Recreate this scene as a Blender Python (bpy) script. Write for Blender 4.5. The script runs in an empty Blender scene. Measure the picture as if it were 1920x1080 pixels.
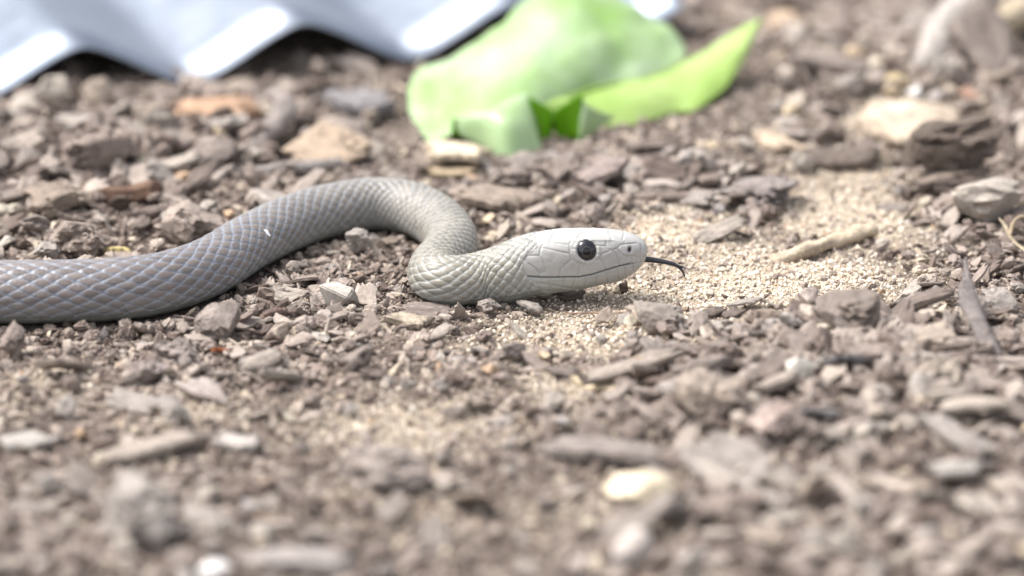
import bpy, bmesh, math, random
import numpy as np
from mathutils import Vector, Matrix, noise as mnoise

R = math.radians
scene = bpy.context.scene
COL = scene.collection
MM = 0.001

# ------------------------------------------------------------------ camera
PITCH = R(18.0); DIST = 2.66; FOCAL = 200.0
SP, CP = math.sin(PITCH), math.cos(PITCH)
CAM = np.array([0.0, -DIST * CP, DIST * SP])
cd = bpy.data.cameras.new('camera'); cam = bpy.data.objects.new('camera', cd); COL.objects.link(cam)
cam.location = CAM; cam.rotation_euler = (R(90) - PITCH, 0, 0)
cd.lens = FOCAL; cd.sensor_width = 36.0; cd.clip_start = 0.05; cd.clip_end = 500
cd.dof.use_dof = True; cd.dof.focus_distance = 2.640; cd.dof.aperture_fstop = 3.6
cd.dof.aperture_blades = 9
scene.camera = cam

# ------------------------------------------------------------------ sky, sun, exposure
SUN_EL, SUN_AZ = R(60), R(-86)            # soft light from high up on the snake's tail side
w = bpy.data.worlds.new('World'); scene.world = w; w.use_nodes = True
wn, wl = w.node_tree.nodes, w.node_tree.links
bg = wn['Background']
sky = wn.new('ShaderNodeTexSky'); sky.sky_type = 'NISHITA'; sky.sun_disc = False
sky.sun_elevation = SUN_EL; sky.sun_rotation = SUN_AZ
sky.air_density = 1.0; sky.dust_density = 4.0; sky.ozone_density = 1.0
hs = wn.new('ShaderNodeHueSaturation'); hs.inputs['Saturation'].default_value = 0.30
wl.new(sky.outputs[0], hs.inputs['Color']); wl.new(hs.outputs[0], bg.inputs[0])
bg.inputs[1].default_value = 0.115
sd = bpy.data.lights.new('sun', 'SUN'); sd.energy = 1.5; sd.angle = R(18); sd.color = (1.0, 0.965, 0.92)
sun = bpy.data.objects.new('sun', sd); COL.objects.link(sun)
sdir = Vector((math.sin(SUN_AZ) * math.cos(SUN_EL), math.cos(SUN_AZ) * math.cos(SUN_EL), math.sin(SUN_EL)))
sun.rotation_euler = sdir.to_track_quat('Z', 'Y').to_euler(); sun.location = sdir * 5
scene.view_settings.view_transform = 'Standard'; scene.view_settings.look = 'None'
scene.view_settings.gamma = 1.0; scene.view_settings.use_curve_mapping = False
scene.view_settings.exposure = 1.66
scene.render.engine = 'CYCLES'; scene.cycles.use_denoising = True
scene.cycles.max_bounces = 8; scene.cycles.diffuse_bounces = 4; scene.cycles.glossy_bounces = 3

# ------------------------------------------------------------------ helpers
def ray(px, py):
    a = (px - 960.0) / 1920.0 * 36.0 / FOCAL; b = -(py - 540.0) / 1920.0 * 36.0 / FOCAL
    return np.array([a, b * SP + CP, b * CP - SP])
def at_z(px, py, z=0.0):
    d = ray(px, py); t = (z - CAM[2]) / d[2]; return CAM + d * t
def at_y(px, py, y):
    d = ray(px, py); t = (y - CAM[1]) / d[1]; return CAM + d * t
def to_px(P):
    q = np.asarray(P) - CAM
    dep = q[..., 1] * CP - q[..., 2] * SP
    u = q[..., 1] * SP + q[..., 2] * CP
    k = 1920.0 * FOCAL / 36.0
    return 960 + q[..., 0] / dep * k, 540 - u / dep * k
def mpp(y):                                  # metres per photo pixel at ground distance y
    return 36.0 / FOCAL / 1920.0 * ((y - CAM[1]) * CP + CAM[2] * SP)

def lin(r, g, b, k=1.0):
    f = lambda c: ((c / 255 + .055) / 1.055) ** 2.4 if c > 10 else c / 255 / 12.92
    return (f(r) * k, f(g) * k, f(b) * k, 1.0)
def sm(a, b, x):
    t = np.clip((np.asarray(x, float) - a) / (b - a), 0, 1); return t * t * (3 - 2 * t)

def hash3(i, j, k, seed):
    n = (i * 374761393 + j * 668265263 + k * 1274126177 + seed * 974711) & 0xffffffff
    n = ((n ^ (n >> 13)) * 1274126177) & 0xffffffff
    n = ((n ^ (n >> 16)) * 2246822519) & 0xffffffff
    return ((n ^ (n >> 15)) & 0xffffff) / float(0xffffff)
def vnoise(x, y, z=None, seed=0):
    x = np.asarray(x, float); y = np.asarray(y, float); z = np.zeros_like(x) if z is None else np.asarray(z, float)
    i, j, k = np.floor(x).astype(np.int64), np.floor(y).astype(np.int64), np.floor(z).astype(np.int64)
    fx, fy, fz = x - i, y - j, z - k
    fx, fy, fz = [f * f * f * (f * (f * 6 - 15) + 10) for f in (fx, fy, fz)]
    r = 0
    for a in (0, 1):
        for b in (0, 1):
            for c in (0, 1):
                r = r + hash3(i + a, j + b, k + c, seed) * (fx if a else 1 - fx) * (fy if b else 1 - fy) * (fz if c else 1 - fz)
    return r * 2 - 1
def fbm(x, y, z=None, seed=0, octv=4, gain=.5):
    s = 0; a = 1.0; f = 1.0; tot = 0
    for o in range(octv):
        s = s + a * vnoise(x * f, y * f, None if z is None else z * f, seed + o * 17); tot += a; a *= gain; f *= 2.03
    return s / tot
def crspline(P, n):
    P = np.asarray(P, float)
    Q = np.vstack([2 * P[0] - P[1], P, 2 * P[-1] - P[-2]])
    t = np.linspace(0, len(P) - 1, n); i = np.minimum(t.astype(int), len(P) - 2); f = (t - i)[:, None]
    a, b, c, d = Q[i], Q[i + 1], Q[i + 2], Q[i + 3]
    return .5 * (2 * b + (c - a) * f + (2 * a - 5 * b + 4 * c - d) * f ** 2 + (3 * b - a - 3 * c + d) * f ** 3)
def pchip(xs, ys, x):
    xs, ys = np.asarray(xs, float), np.asarray(ys, float); h = np.diff(xs); d = np.diff(ys) / h
    m = np.zeros(len(xs)); m[0], m[-1] = d[0], d[-1]
    for i in range(1, len(xs) - 1):
        m[i] = 0 if d[i - 1] * d[i] <= 0 else 2 * d[i - 1] * d[i] / (d[i - 1] + d[i])
    i = np.clip(np.searchsorted(xs, x) - 1, 0, len(h) - 1); t = (np.clip(x, xs[0], xs[-1]) - xs[i]) / h[i]
    return (ys[i] * (1 + 2 * t) * (1 - t) ** 2 + h[i] * m[i] * t * (1 - t) ** 2 + ys[i + 1] * t * t * (3 - 2 * t) + h[i] * m[i + 1] * t * t * (t - 1))

def mesh_np(name, V, F, smooth=True):
    me = bpy.data.meshes.new(name); V = np.asarray(V, np.float32); F = np.asarray(F, np.int32)
    me.vertices.add(len(V)); me.vertices.foreach_set('co', V.ravel())
    k = F.shape[1]; me.loops.add(F.size); me.loops.foreach_set('vertex_index', F.ravel())
    me.polygons.add(len(F)); me.polygons.foreach_set('loop_start', np.arange(0, F.size, k, dtype=np.int32))
    me.polygons.foreach_set('loop_total', np.full(len(F), k, np.int32))
    me.polygons.foreach_set('use_smooth', np.full(len(F), smooth, bool))
    me.update(calc_edges=True); me.validate(); return me
def mesh_list(name, V, F, smooth=True):
    me = bpy.data.meshes.new(name); me.from_pydata([tuple(map(float, v)) for v in V], [], [tuple(map(int, f)) for f in F])
    me.polygons.foreach_set('use_smooth', [smooth] * len(me.polygons)); me.update(); return me
def grid_faces(nu, nv, wrap=False):
    i = np.arange(nu - 1)[:, None]; j = np.arange(nv if wrap else nv - 1)[None, :]; j2 = (j + 1) % nv
    return np.stack([i * nv + j, i * nv + j2, (i + 1) * nv + j2, (i + 1) * nv + j], -1).reshape(-1, 4)
def obj(name, me, mat=None, parent=None):
    o = bpy.data.objects.new(name, me); COL.objects.link(o)
    if mat is not None and len(me.materials) == 0: me.materials.append(mat)
    if parent is not None: o.parent = parent
    return o
def tag(o, label=None, cat=None, group=None, kind=None):
    for k, v in (('label', label), ('category', cat), ('group', group), ('kind', kind)):
        if v: o[k] = v
    return o
def empty(name, loc):
    o = bpy.data.objects.new(name, None); COL.objects.link(o); o.location = loc; o.empty_display_size = .02; return o

# ------------------------------------------------------------------ materials
class NT:
    def __init__(s, name):
        s.m = bpy.data.materials.new(name); s.m.use_nodes = True; s.t = s.m.node_tree
        s.b = s.t.nodes['Principled BSDF']; s.out = s.t.nodes['Material Output']
    def n(s, typ, **kw):
        x = s.t.nodes.new('ShaderNode' + typ)
        for k, v in kw.items():
            if k.startswith('_'): setattr(x, k[1:], v)
            else:
                key = int(k[1:]) if k[0] == 'i' and k[1:].isdigit() else k
                if hasattr(v, 'is_output') : s.t.links.new(v, x.inputs[key])
                else: x.inputs[key].default_value = v
        return x
    def link(s, a, b): s.t.links.new(a, b)
    def mix(s, f, a, b, mode='MIX'):
        x = s.t.nodes.new('ShaderNodeMix'); x.data_type = 'RGBA'; x.blend_type = mode; x.clamp_factor = True
        for i, v in ((0, f), (6, a), (7, b)):
            if hasattr(v, 'is_output'): s.t.links.new(v, x.inputs[i])
            else: x.inputs[i].default_value = v
        return x.outputs[2]
    def math(s, op, a, b=0.0, clamp=False):
        x = s.t.nodes.new('ShaderNodeMath'); x.operation = op; x.use_clamp = clamp
        for i, v in ((0, a), (1, b)):
            if hasattr(v, 'is_output'): s.t.links.new(v, x.inputs[i])
            else: x.inputs[i].default_value = v
        return x.outputs[0]
    def ramp(s, f, stops, interp='LINEAR'):
        x = s.t.nodes.new('ShaderNodeValToRGB'); x.color_ramp.interpolation = interp
        e = x.color_ramp.elements
        while len(e) < len(stops): e.new(.5)
        for q, (p, c) in zip(e, stops): q.position = p; q.color = c
        s.link(f, x.inputs[0]); return x.outputs[0]
    def noise(s, vec, scale, detail=4, rough=.6):
        x = s.n('TexNoise', Scale=scale, Detail=detail, Roughness=rough)
        if vec is not None: s.link(vec, x.inputs['Vector'])
        return x.outputs[0]
    def bump(s, h, strength, dist):
        x = s.n('Bump', Strength=strength, Distance=dist, Height=h); s.link(x.outputs[0], s.b.inputs['Normal'])
    def attr(s, name): return s.n('Attribute', _attribute_name=name)

ALB = 0.62                                   # photo's top-lit tones to albedo

def m_debris(name, fibre=False, scale=1.0):
    t = NT(name); oi = t.n('ObjectInfo'); tc = t.n('TexCoord')
    base = oi.outputs['Color']; rnd = oi.outputs['Random']
    vec = t.n('VectorMath', _operation='ADD', i0=tc.outputs['Object'], i1=(0, 0, 0))
    off = t.n('CombineXYZ', X=rnd, Y=rnd, Z=rnd); t.link(off.outputs[0], vec.inputs[1]); v = vec.outputs[0]
    n1 = t.noise(v, 130 * scale, 6, .65); n2 = t.noise(v, 700 * scale, 4, .6)
    mott = t.ramp(n1, [(.28, (.52, .50, .49, 1)), (.5, (.95, .95, .95, 1)), (.72, (1.32, 1.29, 1.25, 1))])
    c = t.mix(1.0, base, mott, 'MULTIPLY')
    gr = t.ramp(n2, [(.32, (.72, .71, .70, 1)), (.62, (1.12, 1.12, 1.1, 1))]); c = t.mix(.8, c, gr, 'MULTIPLY')
    h = t.math('ADD', t.math('MULTIPLY', n1, .7), t.math('MULTIPLY', n2, .35))
    if fibre:
        mp = t.n('Mapping', Scale=(60, 900, 700), Vector=v)
        f = t.noise(mp.outputs[0], 1.0, 5, .65)
        c = t.mix(.75, c, t.ramp(f, [(.3, (.5, .48, .47, 1)), (.62, (1.18, 1.17, 1.16, 1))]), 'MULTIPLY')
        h = t.math('ADD', h, t.math('MULTIPLY', f, 1.0))
    t.link(c, t.b.inputs['Base Color']); t.b.inputs['Roughness'].default_value = .9
    t.b.inputs['Specular IOR Level'].default_value = .2
    t.bump(h, 1.0, .0012); return t.m
M_CLOD = m_debris('soil_clod'); M_WOOD = m_debris('weathered_wood', True); M_STONE = m_debris('stone', False, .6)

def m_crumb(name, stops):
    t = NT(name); oi = t.n('ObjectInfo'); tc = t.n('TexCoord')
    c = t.ramp(oi.outputs['Random'], stops)
    n = t.noise(tc.outputs['Object'], 2.2, 4, .7)
    c = t.mix(.9, c, t.ramp(n, [(.3, (.6, .58, .57, 1)), (.68, (1.25, 1.24, 1.22, 1))]), 'MULTIPLY')
    t.link(c, t.b.inputs['Base Color']); t.b.inputs['Roughness'].default_value = .92
    t.b.inputs['Specular IOR Level'].default_value = .2; t.bump(n, .6, .0006); return t.m
A = ALB
M_CRUMB = m_crumb('soil_crumb', [(0, lin(112, 98, 91, A)), (.22, lin(148, 133, 124, A)), (.48, lin(172, 157, 147, A)), (.70, lin(186, 173, 163, A)),
                                 (.91, lin(198, 184, 171, A)), (.96, lin(222, 206, 184, A)), (.99, lin(236, 222, 202, A)), (1.0, lin(190, 164, 146, A))])
M_MULCH = m_crumb('bark_mulch', [(0, lin(120, 106, 98, A)), (.3, lin(156, 142, 134, A)), (.6, lin(174, 161, 152, A)), (.9, lin(188, 176, 167, A)), (1.0, lin(206, 192, 178, A))])
S = .80
M_SAND = m_crumb('sand_grain', [(0, lin(120, 106, 98, A)), (.08, lin(176, 158, 144, S)), (.2, lin(220, 204, 184, S)), (.5, lin(236, 222, 202, S)),
                                (.75, lin(246, 236, 218, S)), (.93, lin(234, 228, 222, S)), (1.0, lin(214, 176, 138, S))])

def m_ground():
    t = NT('bare_soil'); tc = t.n('TexCoord'); p = tc.outputs['Object']; s = t.attr('sand').outputs['Fac']
    n1 = t.noise(p, 60, 6, .65); n2 = t.noise(p, 420, 5, .65); n3 = t.noise(p, 1500, 3, .6)
    soil = t.ramp(n2, [(.30, lin(70, 60, 55, A)), (.5, lin(108, 95, 88, A)), (.68, lin(150, 136, 127, A)), (.84, lin(196, 182, 168, A))])
    sand = t.ramp(n3, [(.25, lin(160, 144, 130, A)), (.42, lin(226, 206, 180, A)), (.7, lin(246, 232, 210, .75))])
    f = t.math('ADD', s, t.math('MULTIPLY', t.math('SUBTRACT', n1, .5), .5), True)
    t.link(t.mix(f, soil, sand), t.b.inputs['Base Color']); t.b.inputs['Roughness'].default_value = .95
    t.b.inputs['Specular IOR Level'].default_value = .15
    t.bump(t.math('ADD', n2, t.math('MULTIPLY', n3, .4)), 1.0, .002); return t.m
M_GROUND = m_ground()

def m_plain(name, col, rough=.6, spec=.3, metal=0.0, nscale=80, nvar=.2, bump=.0, coat=0.0):
    t = NT(name); tc = t.n('TexCoord'); n = t.noise(tc.outputs['Object'], nscale, 4, .6)
    k0, k1 = 1 - nvar, 1 + nvar
    c = t.mix(1.0, col, t.ramp(n, [(.3, (k0, k0, k0, 1)), (.7, (k1, k1, k1, 1))]), 'MULTIPLY')
    t.link(c, t.b.inputs['Base Color']); t.b.inputs['Roughness'].default_value = rough
    t.b.inputs['Specular IOR Level'].default_value = spec; t.b.inputs['Metallic'].default_value = metal
    t.b.inputs['Coat Weight'].default_value = coat; t.b.inputs['Coat Roughness'].default_value = .03
    if bump: t.bump(n, 1.0, bump)
    return t.m

# ------------------------------------------------------------------ snake path (needed to settle the ground under it)
# centre of the body as pixels of the photograph's survey, radius in mm; the body lies on the ground
BP = [(-700, 640, 9.0), (-430, 590, 12.6), (-220, 556, 14.0), (-80, 549, 14.3), (60, 549, 14.4), (200, 545, 14.3), (300, 533, 14.0), (390, 503, 13.6), (470, 455, 13.2),
      (555, 415, 13.0), (635, 393, 12.8), (705, 384, 12.7), (772, 392, 12.6), (822, 418, 12.5), (845, 450, 12.2), (838, 478, 11.9),
      (818, 500, 11.6), (813, 516, 11.4), (828, 527, 11.4), (862, 528, 11.4), (900, 523.5, 11.6)]
def body_pt(p):
    q = at_z(p[0], p[1], (p[2] - .6) * MM); return [q[0], q[1], q[2], p[2] * MM]
path = crspline([body_pt(p) for p in BP], 4000)
seg = np.r_[0, np.cumsum(np.linalg.norm(np.diff(path[:, :3], axis=0), axis=1))]
PATH2 = path[::20, :2]; PATHR = path[::20, 3]
def snake_dist(x, y):
    d = np.full(np.shape(x), 9.0)
    for (a, b), r in zip(PATH2, PATHR): d = np.minimum(d, np.hypot(x - a, y - b) - r)
    for hx in np.linspace(-.02, .062, 14): d = np.minimum(d, np.hypot(x - hx, y + .019) - .012)
    return d

# sand drifts (pixel survey: centre, half width, half height, weight)
SANDS = [(1420, 535, 290, 85, 1.1), (1600, 400, 150, 90, .9), (1280, 455, 140, 50, .95), (1150, 620, 250, 62, .85), (1690, 235, 130, 50, .8),
         (1500, 590, 230, 50, .6), (760, 800, 260, 60, .55), (1050, 740, 180, 60, .5), (950, 640, 180, 45, .4), (60, 740, 130, 40, .45), (330, 770, 160, 40, .45),
         (1180, 960, 260, 70, .35), (760, 960, 160, 60, .35), (1850, 380, 100, 40, .5)]
SW = []
for (cx, cy, hw, hh, wt) in SANDS:
    c = at_z(cx, cy); a = at_z(cx, cy - hh); SW.append((c[0], c[1], hw * mpp(c[1]), abs(a[1] - c[1]), wt))
def sand_at(x, y):
    s = np.zeros(np.shape(x))
    for (cx, cy, a, b, wt) in SW:
        d = ((x - cx) / a) ** 2 + ((y - cy) / b) ** 2; s = np.maximum(s, wt * np.exp(-d * .9))
    return np.clip(s * (1 + .55 * fbm(x * 45, y * 45, None, 5, 3)), 0, 1)
COARSE = []
for (cx, cy, hw, hh) in ((1560, 740, 420, 110), (120, 300, 330, 150), (1200, 320, 220, 80), (1700, 990, 420, 110), (1750, 130, 320, 120), (250, 1010, 380, 90), (1830, 480, 150, 90), (560, 590, 140, 60)):
    c = at_z(cx, cy); a = at_z(cx, cy - hh); COARSE.append((c[0], c[1], hw * mpp(c[1]), abs(a[1] - c[1])))
LEAF = at_z(1085, 255)
def coarse_at(x, y):
    s = np.full(np.shape(x), .10)
    for (cx, cy, a, b) in COARSE: s = np.maximum(s, np.exp(-((x - cx) / a) ** 2 - ((y - cy) / b) ** 2))
    s = s * (1 + .8 * fbm(x * 22, y * 22, None, 15, 3))
    return np.clip(np.where((np.abs(x - LEAF[0]) < .105) & (y > LEAF[1] - .075) & (y < LEAF[1] + .16), 0, s), 0, 1)
def ground_h(x, y):
    base = .0030 * fbm(x * 14, y * 14, None, 2, 3) + .0022 * fbm(x * 70, y * 70, None, 8, 3)
    mound = 0
    for (px, py, rx, ry, h) in ((1640, 700, .085, .10, .014), (120, 330, .12, .14, .007), (1230, 330, .07, .09, .006), (1750, 900, .12, .12, .010), (1800, 120, .12, .12, .010)):
        c = at_z(px, py); mound = mound + h * np.exp(-((x - c[0]) / rx) ** 2 - ((y - c[1]) / ry) ** 2)
    f = sm(.0, .035, snake_dist(x, y)); far = np.exp(-(np.maximum(np.hypot(x, y) - 1.2, 0) / 2) ** 2)
    return ((base + mound) * f - .0008 * (1 - f)) * far + (1 - far) * .04 * fbm(x * .6, y * .6, None, 4, 3)
def gh(x, y): return float(ground_h(np.array([x]), np.array([y]))[0])

# ------------------------------------------------------------------ ground
def axis(lo, hi, step, far):
    a = list(np.arange(lo, hi + step / 2, step)); s = step
    while a[-1] < far: s *= 1.35; a.append(a[-1] + s)
    s = step
    while a[0] > -far: s *= 1.35; a.insert(0, a[0] - s)
    return np.array(a)
gx, gy = axis(-.34, .34, .0024, 120), axis(-.40, .62, .0032, 120)
GX, GY = np.meshgrid(gx, gy, indexing='ij')
GZ = ground_h(GX.ravel(), GY.ravel()).reshape(GX.shape)
me = mesh_np('ground', np.stack([GX, GY, GZ], -1).reshape(-1, 3), grid_faces(len(gx), len(gy)))
at = me.attributes.new('sand', 'FLOAT', 'POINT'); at.data.foreach_set('value', sand_at(GX.ravel(), GY.ravel()).astype(np.float32))
tag(obj('ground', me, M_GROUND), kind='structure')

# ------------------------------------------------------------------ corrugated sheet
def corrugated():
    v0, v1 = at_z(365, 163, .003), at_z(772, 122, .003)
    e = (v1 - v0)[:2]; lam = np.linalg.norm(e); e /= lam; ax = np.array([-e[1], e[0]])
    per = 48; u = np.arange(-3.2, 2.32, 1 / per); vv = np.linspace(0, 1.0, 24)
    c = np.cos(2 * np.pi * u); tri = np.arcsin(np.clip(.965 * np.cos(2 * np.pi * u), -1, 1)) / 1.40; prof = -(.35 * c + .65 * tri)            # valley at whole numbers
    U, W = np.meshgrid(u, vv, indexing='ij'); Z = (np.tile(prof[:, None], (1, len(vv))) * .5 + .5) * .0262
    sag = .0015 * fbm(U * 1.3, W * 3, None, 31, 2)
    X = v0[0] + e[0] * U * lam + ax[0] * W; Y = v0[1] + e[1] * U * lam + ax[1] * W
    Z = Z + .004 + W * .05 + sag
    me = mesh_np('corrugated_sheet', np.stack([X, Y, Z], -1).reshape(-1, 3), grid_faces(len(u), len(vv)))
    t = NT('galvanised_steel'); tc = t.n('TexCoord'); n = t.noise(tc.outputs['Object'], 9, 4, .6); n2 = t.noise(tc.outputs['Object'], 60, 4, .6)
    t.link(t.ramp(n, [(.3, (.20, .23, .28, 1)), (.7, (.32, .35, .40, 1))]), t.b.inputs['Base Color'])
    t.b.inputs['Metallic'].default_value = 1.0
    g = t.noise(tc.outputs['Object'], 28, 8, .75); base = t.b.inputs['Base Color'].links[0].from_socket
    t.link(t.mix(t.ramp(g, [(.64, (0, 0, 0, 1)), (.80, (.6, .6, .6, 1))]), base, (.16, .135, .115, 1)), t.b.inputs['Base Color'])
    t.link(t.ramp(n2, [(.3, (.34, .34, .34, 1)), (.7, (.50, .50, .50, 1))]), t.b.inputs['Roughness']); t.bump(n2, .15, .002)
    o = obj('corrugated_sheet', me, t.m); s = o.modifiers.new('solid', 'SOLIDIFY'); s.thickness = .0011
    return tag(o, 'corrugated galvanised metal sheet lying on the soil behind the snake', 'metal sheet')
corrugated()

# ------------------------------------------------------------------ snake
def build_snake():
    root = empty('snake', (path[2000, 0], path[2000, 1], 0))
    tag(root, 'slender grey snake with pale head, round dark eye and flicking black tongue', 'snake')
    # --- rings of the body
    s_all = seg; L = s_all[-1]
    i_vis = np.searchsorted(path[:, 0], -.27); sv = s_all[i_vis]
    s_b = np.r_[np.arange(0, sv, .0022), np.arange(sv, L, .00040)]
    C = np.stack([np.interp(s_b, s_all, path[:, k]) for k in range(3)], -1); r = np.interp(s_b, s_all, path[:, 3])
    nb = len(s_b)
    # --- rings of the head: silhouette of the survey turned into upper and lower extents
    px = np.r_[np.arange(901, 1180, .95), 1213 - 33 * np.cos(np.linspace(0, math.pi / 2, 60)) * 1.0 ]
    px = np.unique(np.clip(px, 901, 1212.995))
    st = [850, 900, 950, 1000, 1034, 1060, 1090, 1127, 1165, 1184, 1196, 1204, 1210, 1213]
    top = pchip(st, [481, 474, 455, 438.5, 431.5, 429, 428, 429.5, 434, 439, 444.5, 450.5, 458.5, 466.6], px)
    bot = pchip(st, [572, 571, 567, 555, 549, 545.5, 541, 534, 524, 514, 504, 495, 484, 468.4], px)
    W = pchip(st, [11.4, 11.6, 12.1, 13.0, 13.4, 13.1, 12.4, 11.1, 9.2, 7.9, 6.7, 5.4, 3.5, .05], px) * MM
    Yc = pchip([850, 900, 960, 1040, 1213], [-.0250, path[-1, 1], -.0225, -.0195, -.0165], px)
    nu = pchip([900, 960, 1010, 1100, 1190, 1213], [2, 2.15, 2.7, 3.1, 2.7, 2.2], px)
    nl = pchip([900, 960, 1010, 1100, 1190, 1213], [2, 2.1, 2.4, 2.5, 2.4, 2.2], px)
    vt = (540 - top) * mpp(-.018); vb = (540 - bot) * mpp(-.018)
    zm = ((vt + vb) / 2 - Yc * SP) / CP
    q = nu / (nu - 1); S = vt - Yc * SP - zm * CP; hu = np.maximum(S ** q - (W * SP) ** q, 1e-12) ** (1 / q) / CP
    q = nl / (nl - 1); S = -(vb - Yc * SP - zm * CP); hd = np.maximum(S ** q - (W * SP) ** q, 1e-12) ** (1 / q) / CP
    X = (px - 960) * mpp(-.018)
    C = np.vstack([C, np.stack([X, Yc, zm], -1)]); nh = len(px)
    W = np.r_[r, W]; HU = np.r_[r, hu]; HD = np.r_[r * .96, hd]; NU = np.r_[np.full(nb, 2.0), nu]; NL = np.r_[np.full(nb, 2.0), nl]
    # smooth the join
    for arr in (W, HU, HD):
        k = np.hanning(41); k /= k.sum(); pad = np.pad(arr, 20, 'edge'); sm_ = np.convolve(pad, k, 'valid')
        wgt = np.exp(-((np.arange(len(arr)) - nb) / 45.0) ** 2); arr[:] = arr * (1 - wgt) + sm_ * wgt
    for c in range(3):
        k = np.hanning(61); k /= k.sum(); pad = np.pad(C[:, c], 30, 'edge'); sm_ = np.convolve(pad, k, 'valid')
        wgt = np.exp(-((np.arange(len(C)) - nb) / 60.0) ** 2); C[:, c] = C[:, c] * (1 - wgt) + sm_ * wgt
    T = np.gradient(C[:, :2], axis=0); T /= np.linalg.norm(T, axis=1)[:, None]
    k = np.hanning(31); k /= k.sum(); T = np.stack([np.convolve(np.pad(T[:, c], 15, 'edge'), k, 'valid') for c in range(2)], -1); T /= np.linalg.norm(T, axis=1)[:, None]
    T[nb + 60:] = (1, 0)
    side = np.stack([T[:, 1], -T[:, 0]], -1)                     # to the camera side of the head
    S_ = np.r_[0, np.cumsum(np.linalg.norm(np.diff(C, axis=0), axis=1))]
    NV = 288; phi = np.linspace(-math.pi, math.pi, NV, endpoint=False)
    sp, cp_ = np.sin(phi), np.cos(phi)
    N = np.where(cp_[None, :] >= 0, NU[:, None], NL[:, None]); H = np.where(cp_[None, :] >= 0, HU[:, None], HD[:, None])
    lat = W[:, None] * np.sign(sp) * np.abs(sp)[None, :] ** (2 / N); ver = H * np.sign(cp_) * np.abs(cp_)[None, :] ** (2 / N)
    P = np.zeros((len(C), NV, 3)); P[..., 0] = C[:, 0:1] + side[:, 0:1] * lat; P[..., 1] = C[:, 1:2] + side[:, 1:2] * lat; P[..., 2] = C[:, 2:3] + ver
    # normals of the smooth form
    du = np.gradient(P, axis=0); dv = np.roll(P, -1, 1) - np.roll(P, 1, 1); Nn = np.cross(dv, du); Nn /= np.linalg.norm(Nn, axis=2)[..., None] + 1e-12
    rad = np.zeros_like(P); rad[..., 0] = side[:, 0:1] * lat; rad[..., 1] = side[:, 1:2] * lat; rad[..., 2] = ver
    flip = np.sign((Nn * rad).sum(-1)); flip[flip == 0] = 1; Nn *= flip[..., None]
    # survey coordinates of every point, the far side mirrored onto the near one
    cpx, cpy = to_px(C); Q = P.copy(); isfar = phi < 0
    Q[nb - 200:, :, 1] = np.where(isfar[None, :], 2 * C[nb - 200:, 1:2] - Q[nb - 200:, :, 1], Q[nb - 200:, :, 1])
    QX, QY = to_px(Q)
    ring = np.arange(len(C))[:, None]; inhead = ring > nb - 150
    # --- body scales
    xpix, _ = to_px(C)
    frac = S_ / S_[-1]
    s400 = S_[np.argmin(np.abs(C[:nb, 0] - at_z(400, 500, .013)[0]))]; s700 = S_[np.argmin(np.hypot(C[:nb, 0] + .065, C[:nb, 1] - .08))]; sn = S_[nb]
    pitch = pchip([0, s400, s700, sn - .03, sn, S_[-1]], [10.6, 10.2, 6.2, 4.9, 4.7, 4.5], S_) * MM
    uu = np.r_[0, np.cumsum(np.diff(S_) / pitch[:-1])][:, None]
    PV = 2.18; NR = 23; dphi = 2 * PV / NR; ROW = phi[None, :] / dphi
    shp = np.broadcast_to(uu, (len(C), NV)); shr = np.broadcast_to(ROW, (len(C), NV))
    # slight irregularity of the rows
    shp, shr = shp + .09 * vnoise(shp * .9, shr * .7, None, 3) + .05 * vnoise(shp * 2.1, shr * 1.3, None, 6), shr + .12 * vnoise(shp * .8, shr * .6, None, 4)
    j0 = np.round(shr).astype(int); m1 = np.full(shp.shape, 9.0); m2 = m1.copy(); idd = np.zeros(shp.shape); dub = np.zeros(shp.shape); dbb = np.zeros(shp.shape)
    for dj in (-1, 0, 1):
        j = j0 + dj; offs = (j % 2) * .5; i0 = np.round(shp - offs)
        for di in (-1, 0, 1):
            i = i0 + di; du_ = shp - (i + offs); db = shr - j
            d = np.sqrt(du_ ** 2 + (.56 * db) ** 2); new = d < m1
            m2 = np.where(new, m1, np.minimum(m2, d)); idd = np.where(new, i * 57 + j * 131, idd); dub = np.where(new, du_, dub); dbb = np.where(new, db, dbb); m1 = np.where(new, d, m1)
    e = m2 - m1
    rho = np.sqrt(((dub - .05) / .5) ** 2 + (dbb / .9) ** 2)
    cen = sm(.88, .52, rho) * sm(.02, .12, e)
    h_sc = (np.sqrt(np.clip(1 - (rho / .95) ** 2, 0, 1)) * .62 + sm(.0, .10, e) * .16 - np.clip(dub, -.6, .6) * .36) * MM
    sid = hash3(idd.astype(np.int64), np.zeros_like(idd, dtype=np.int64), np.zeros_like(idd, dtype=np.int64), 9)
    # --- broad plates under the belly
    av = np.abs(phi)[None, :]; belly = sm(PV - .03, PV + .03, np.broadcast_to(av, shp.shape))
    vu = uu + .5 + np.clip(av - PV, 0, 1) * .55; fr = vu - np.floor(vu)
    h_v = (fr * .30) * MM; c_v = sm(.0, .07, fr) * sm(1.0, .93, fr)
    hgt = h_sc * (1 - belly) + h_v * belly
    bend = np.interp(S_, [0, s400, s700, sn], [1, 1, .9, 1.25])[:, None]; hgt = hgt * bend
    # --- head plates
    bx = np.interp(QY, [420, 446, 464, 479, 498, 518, 530, 540, 555, 600], [992, 1003, 1006, 987, 980, 985, 1000, 1012, 1020, 1030])
    headm = sm(-3, 5, QX - bx) * inhead
    Z2 = lambda l: [(940 + a / 5.3333, 410 + b / 5.3333) for a, b in l]
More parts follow.
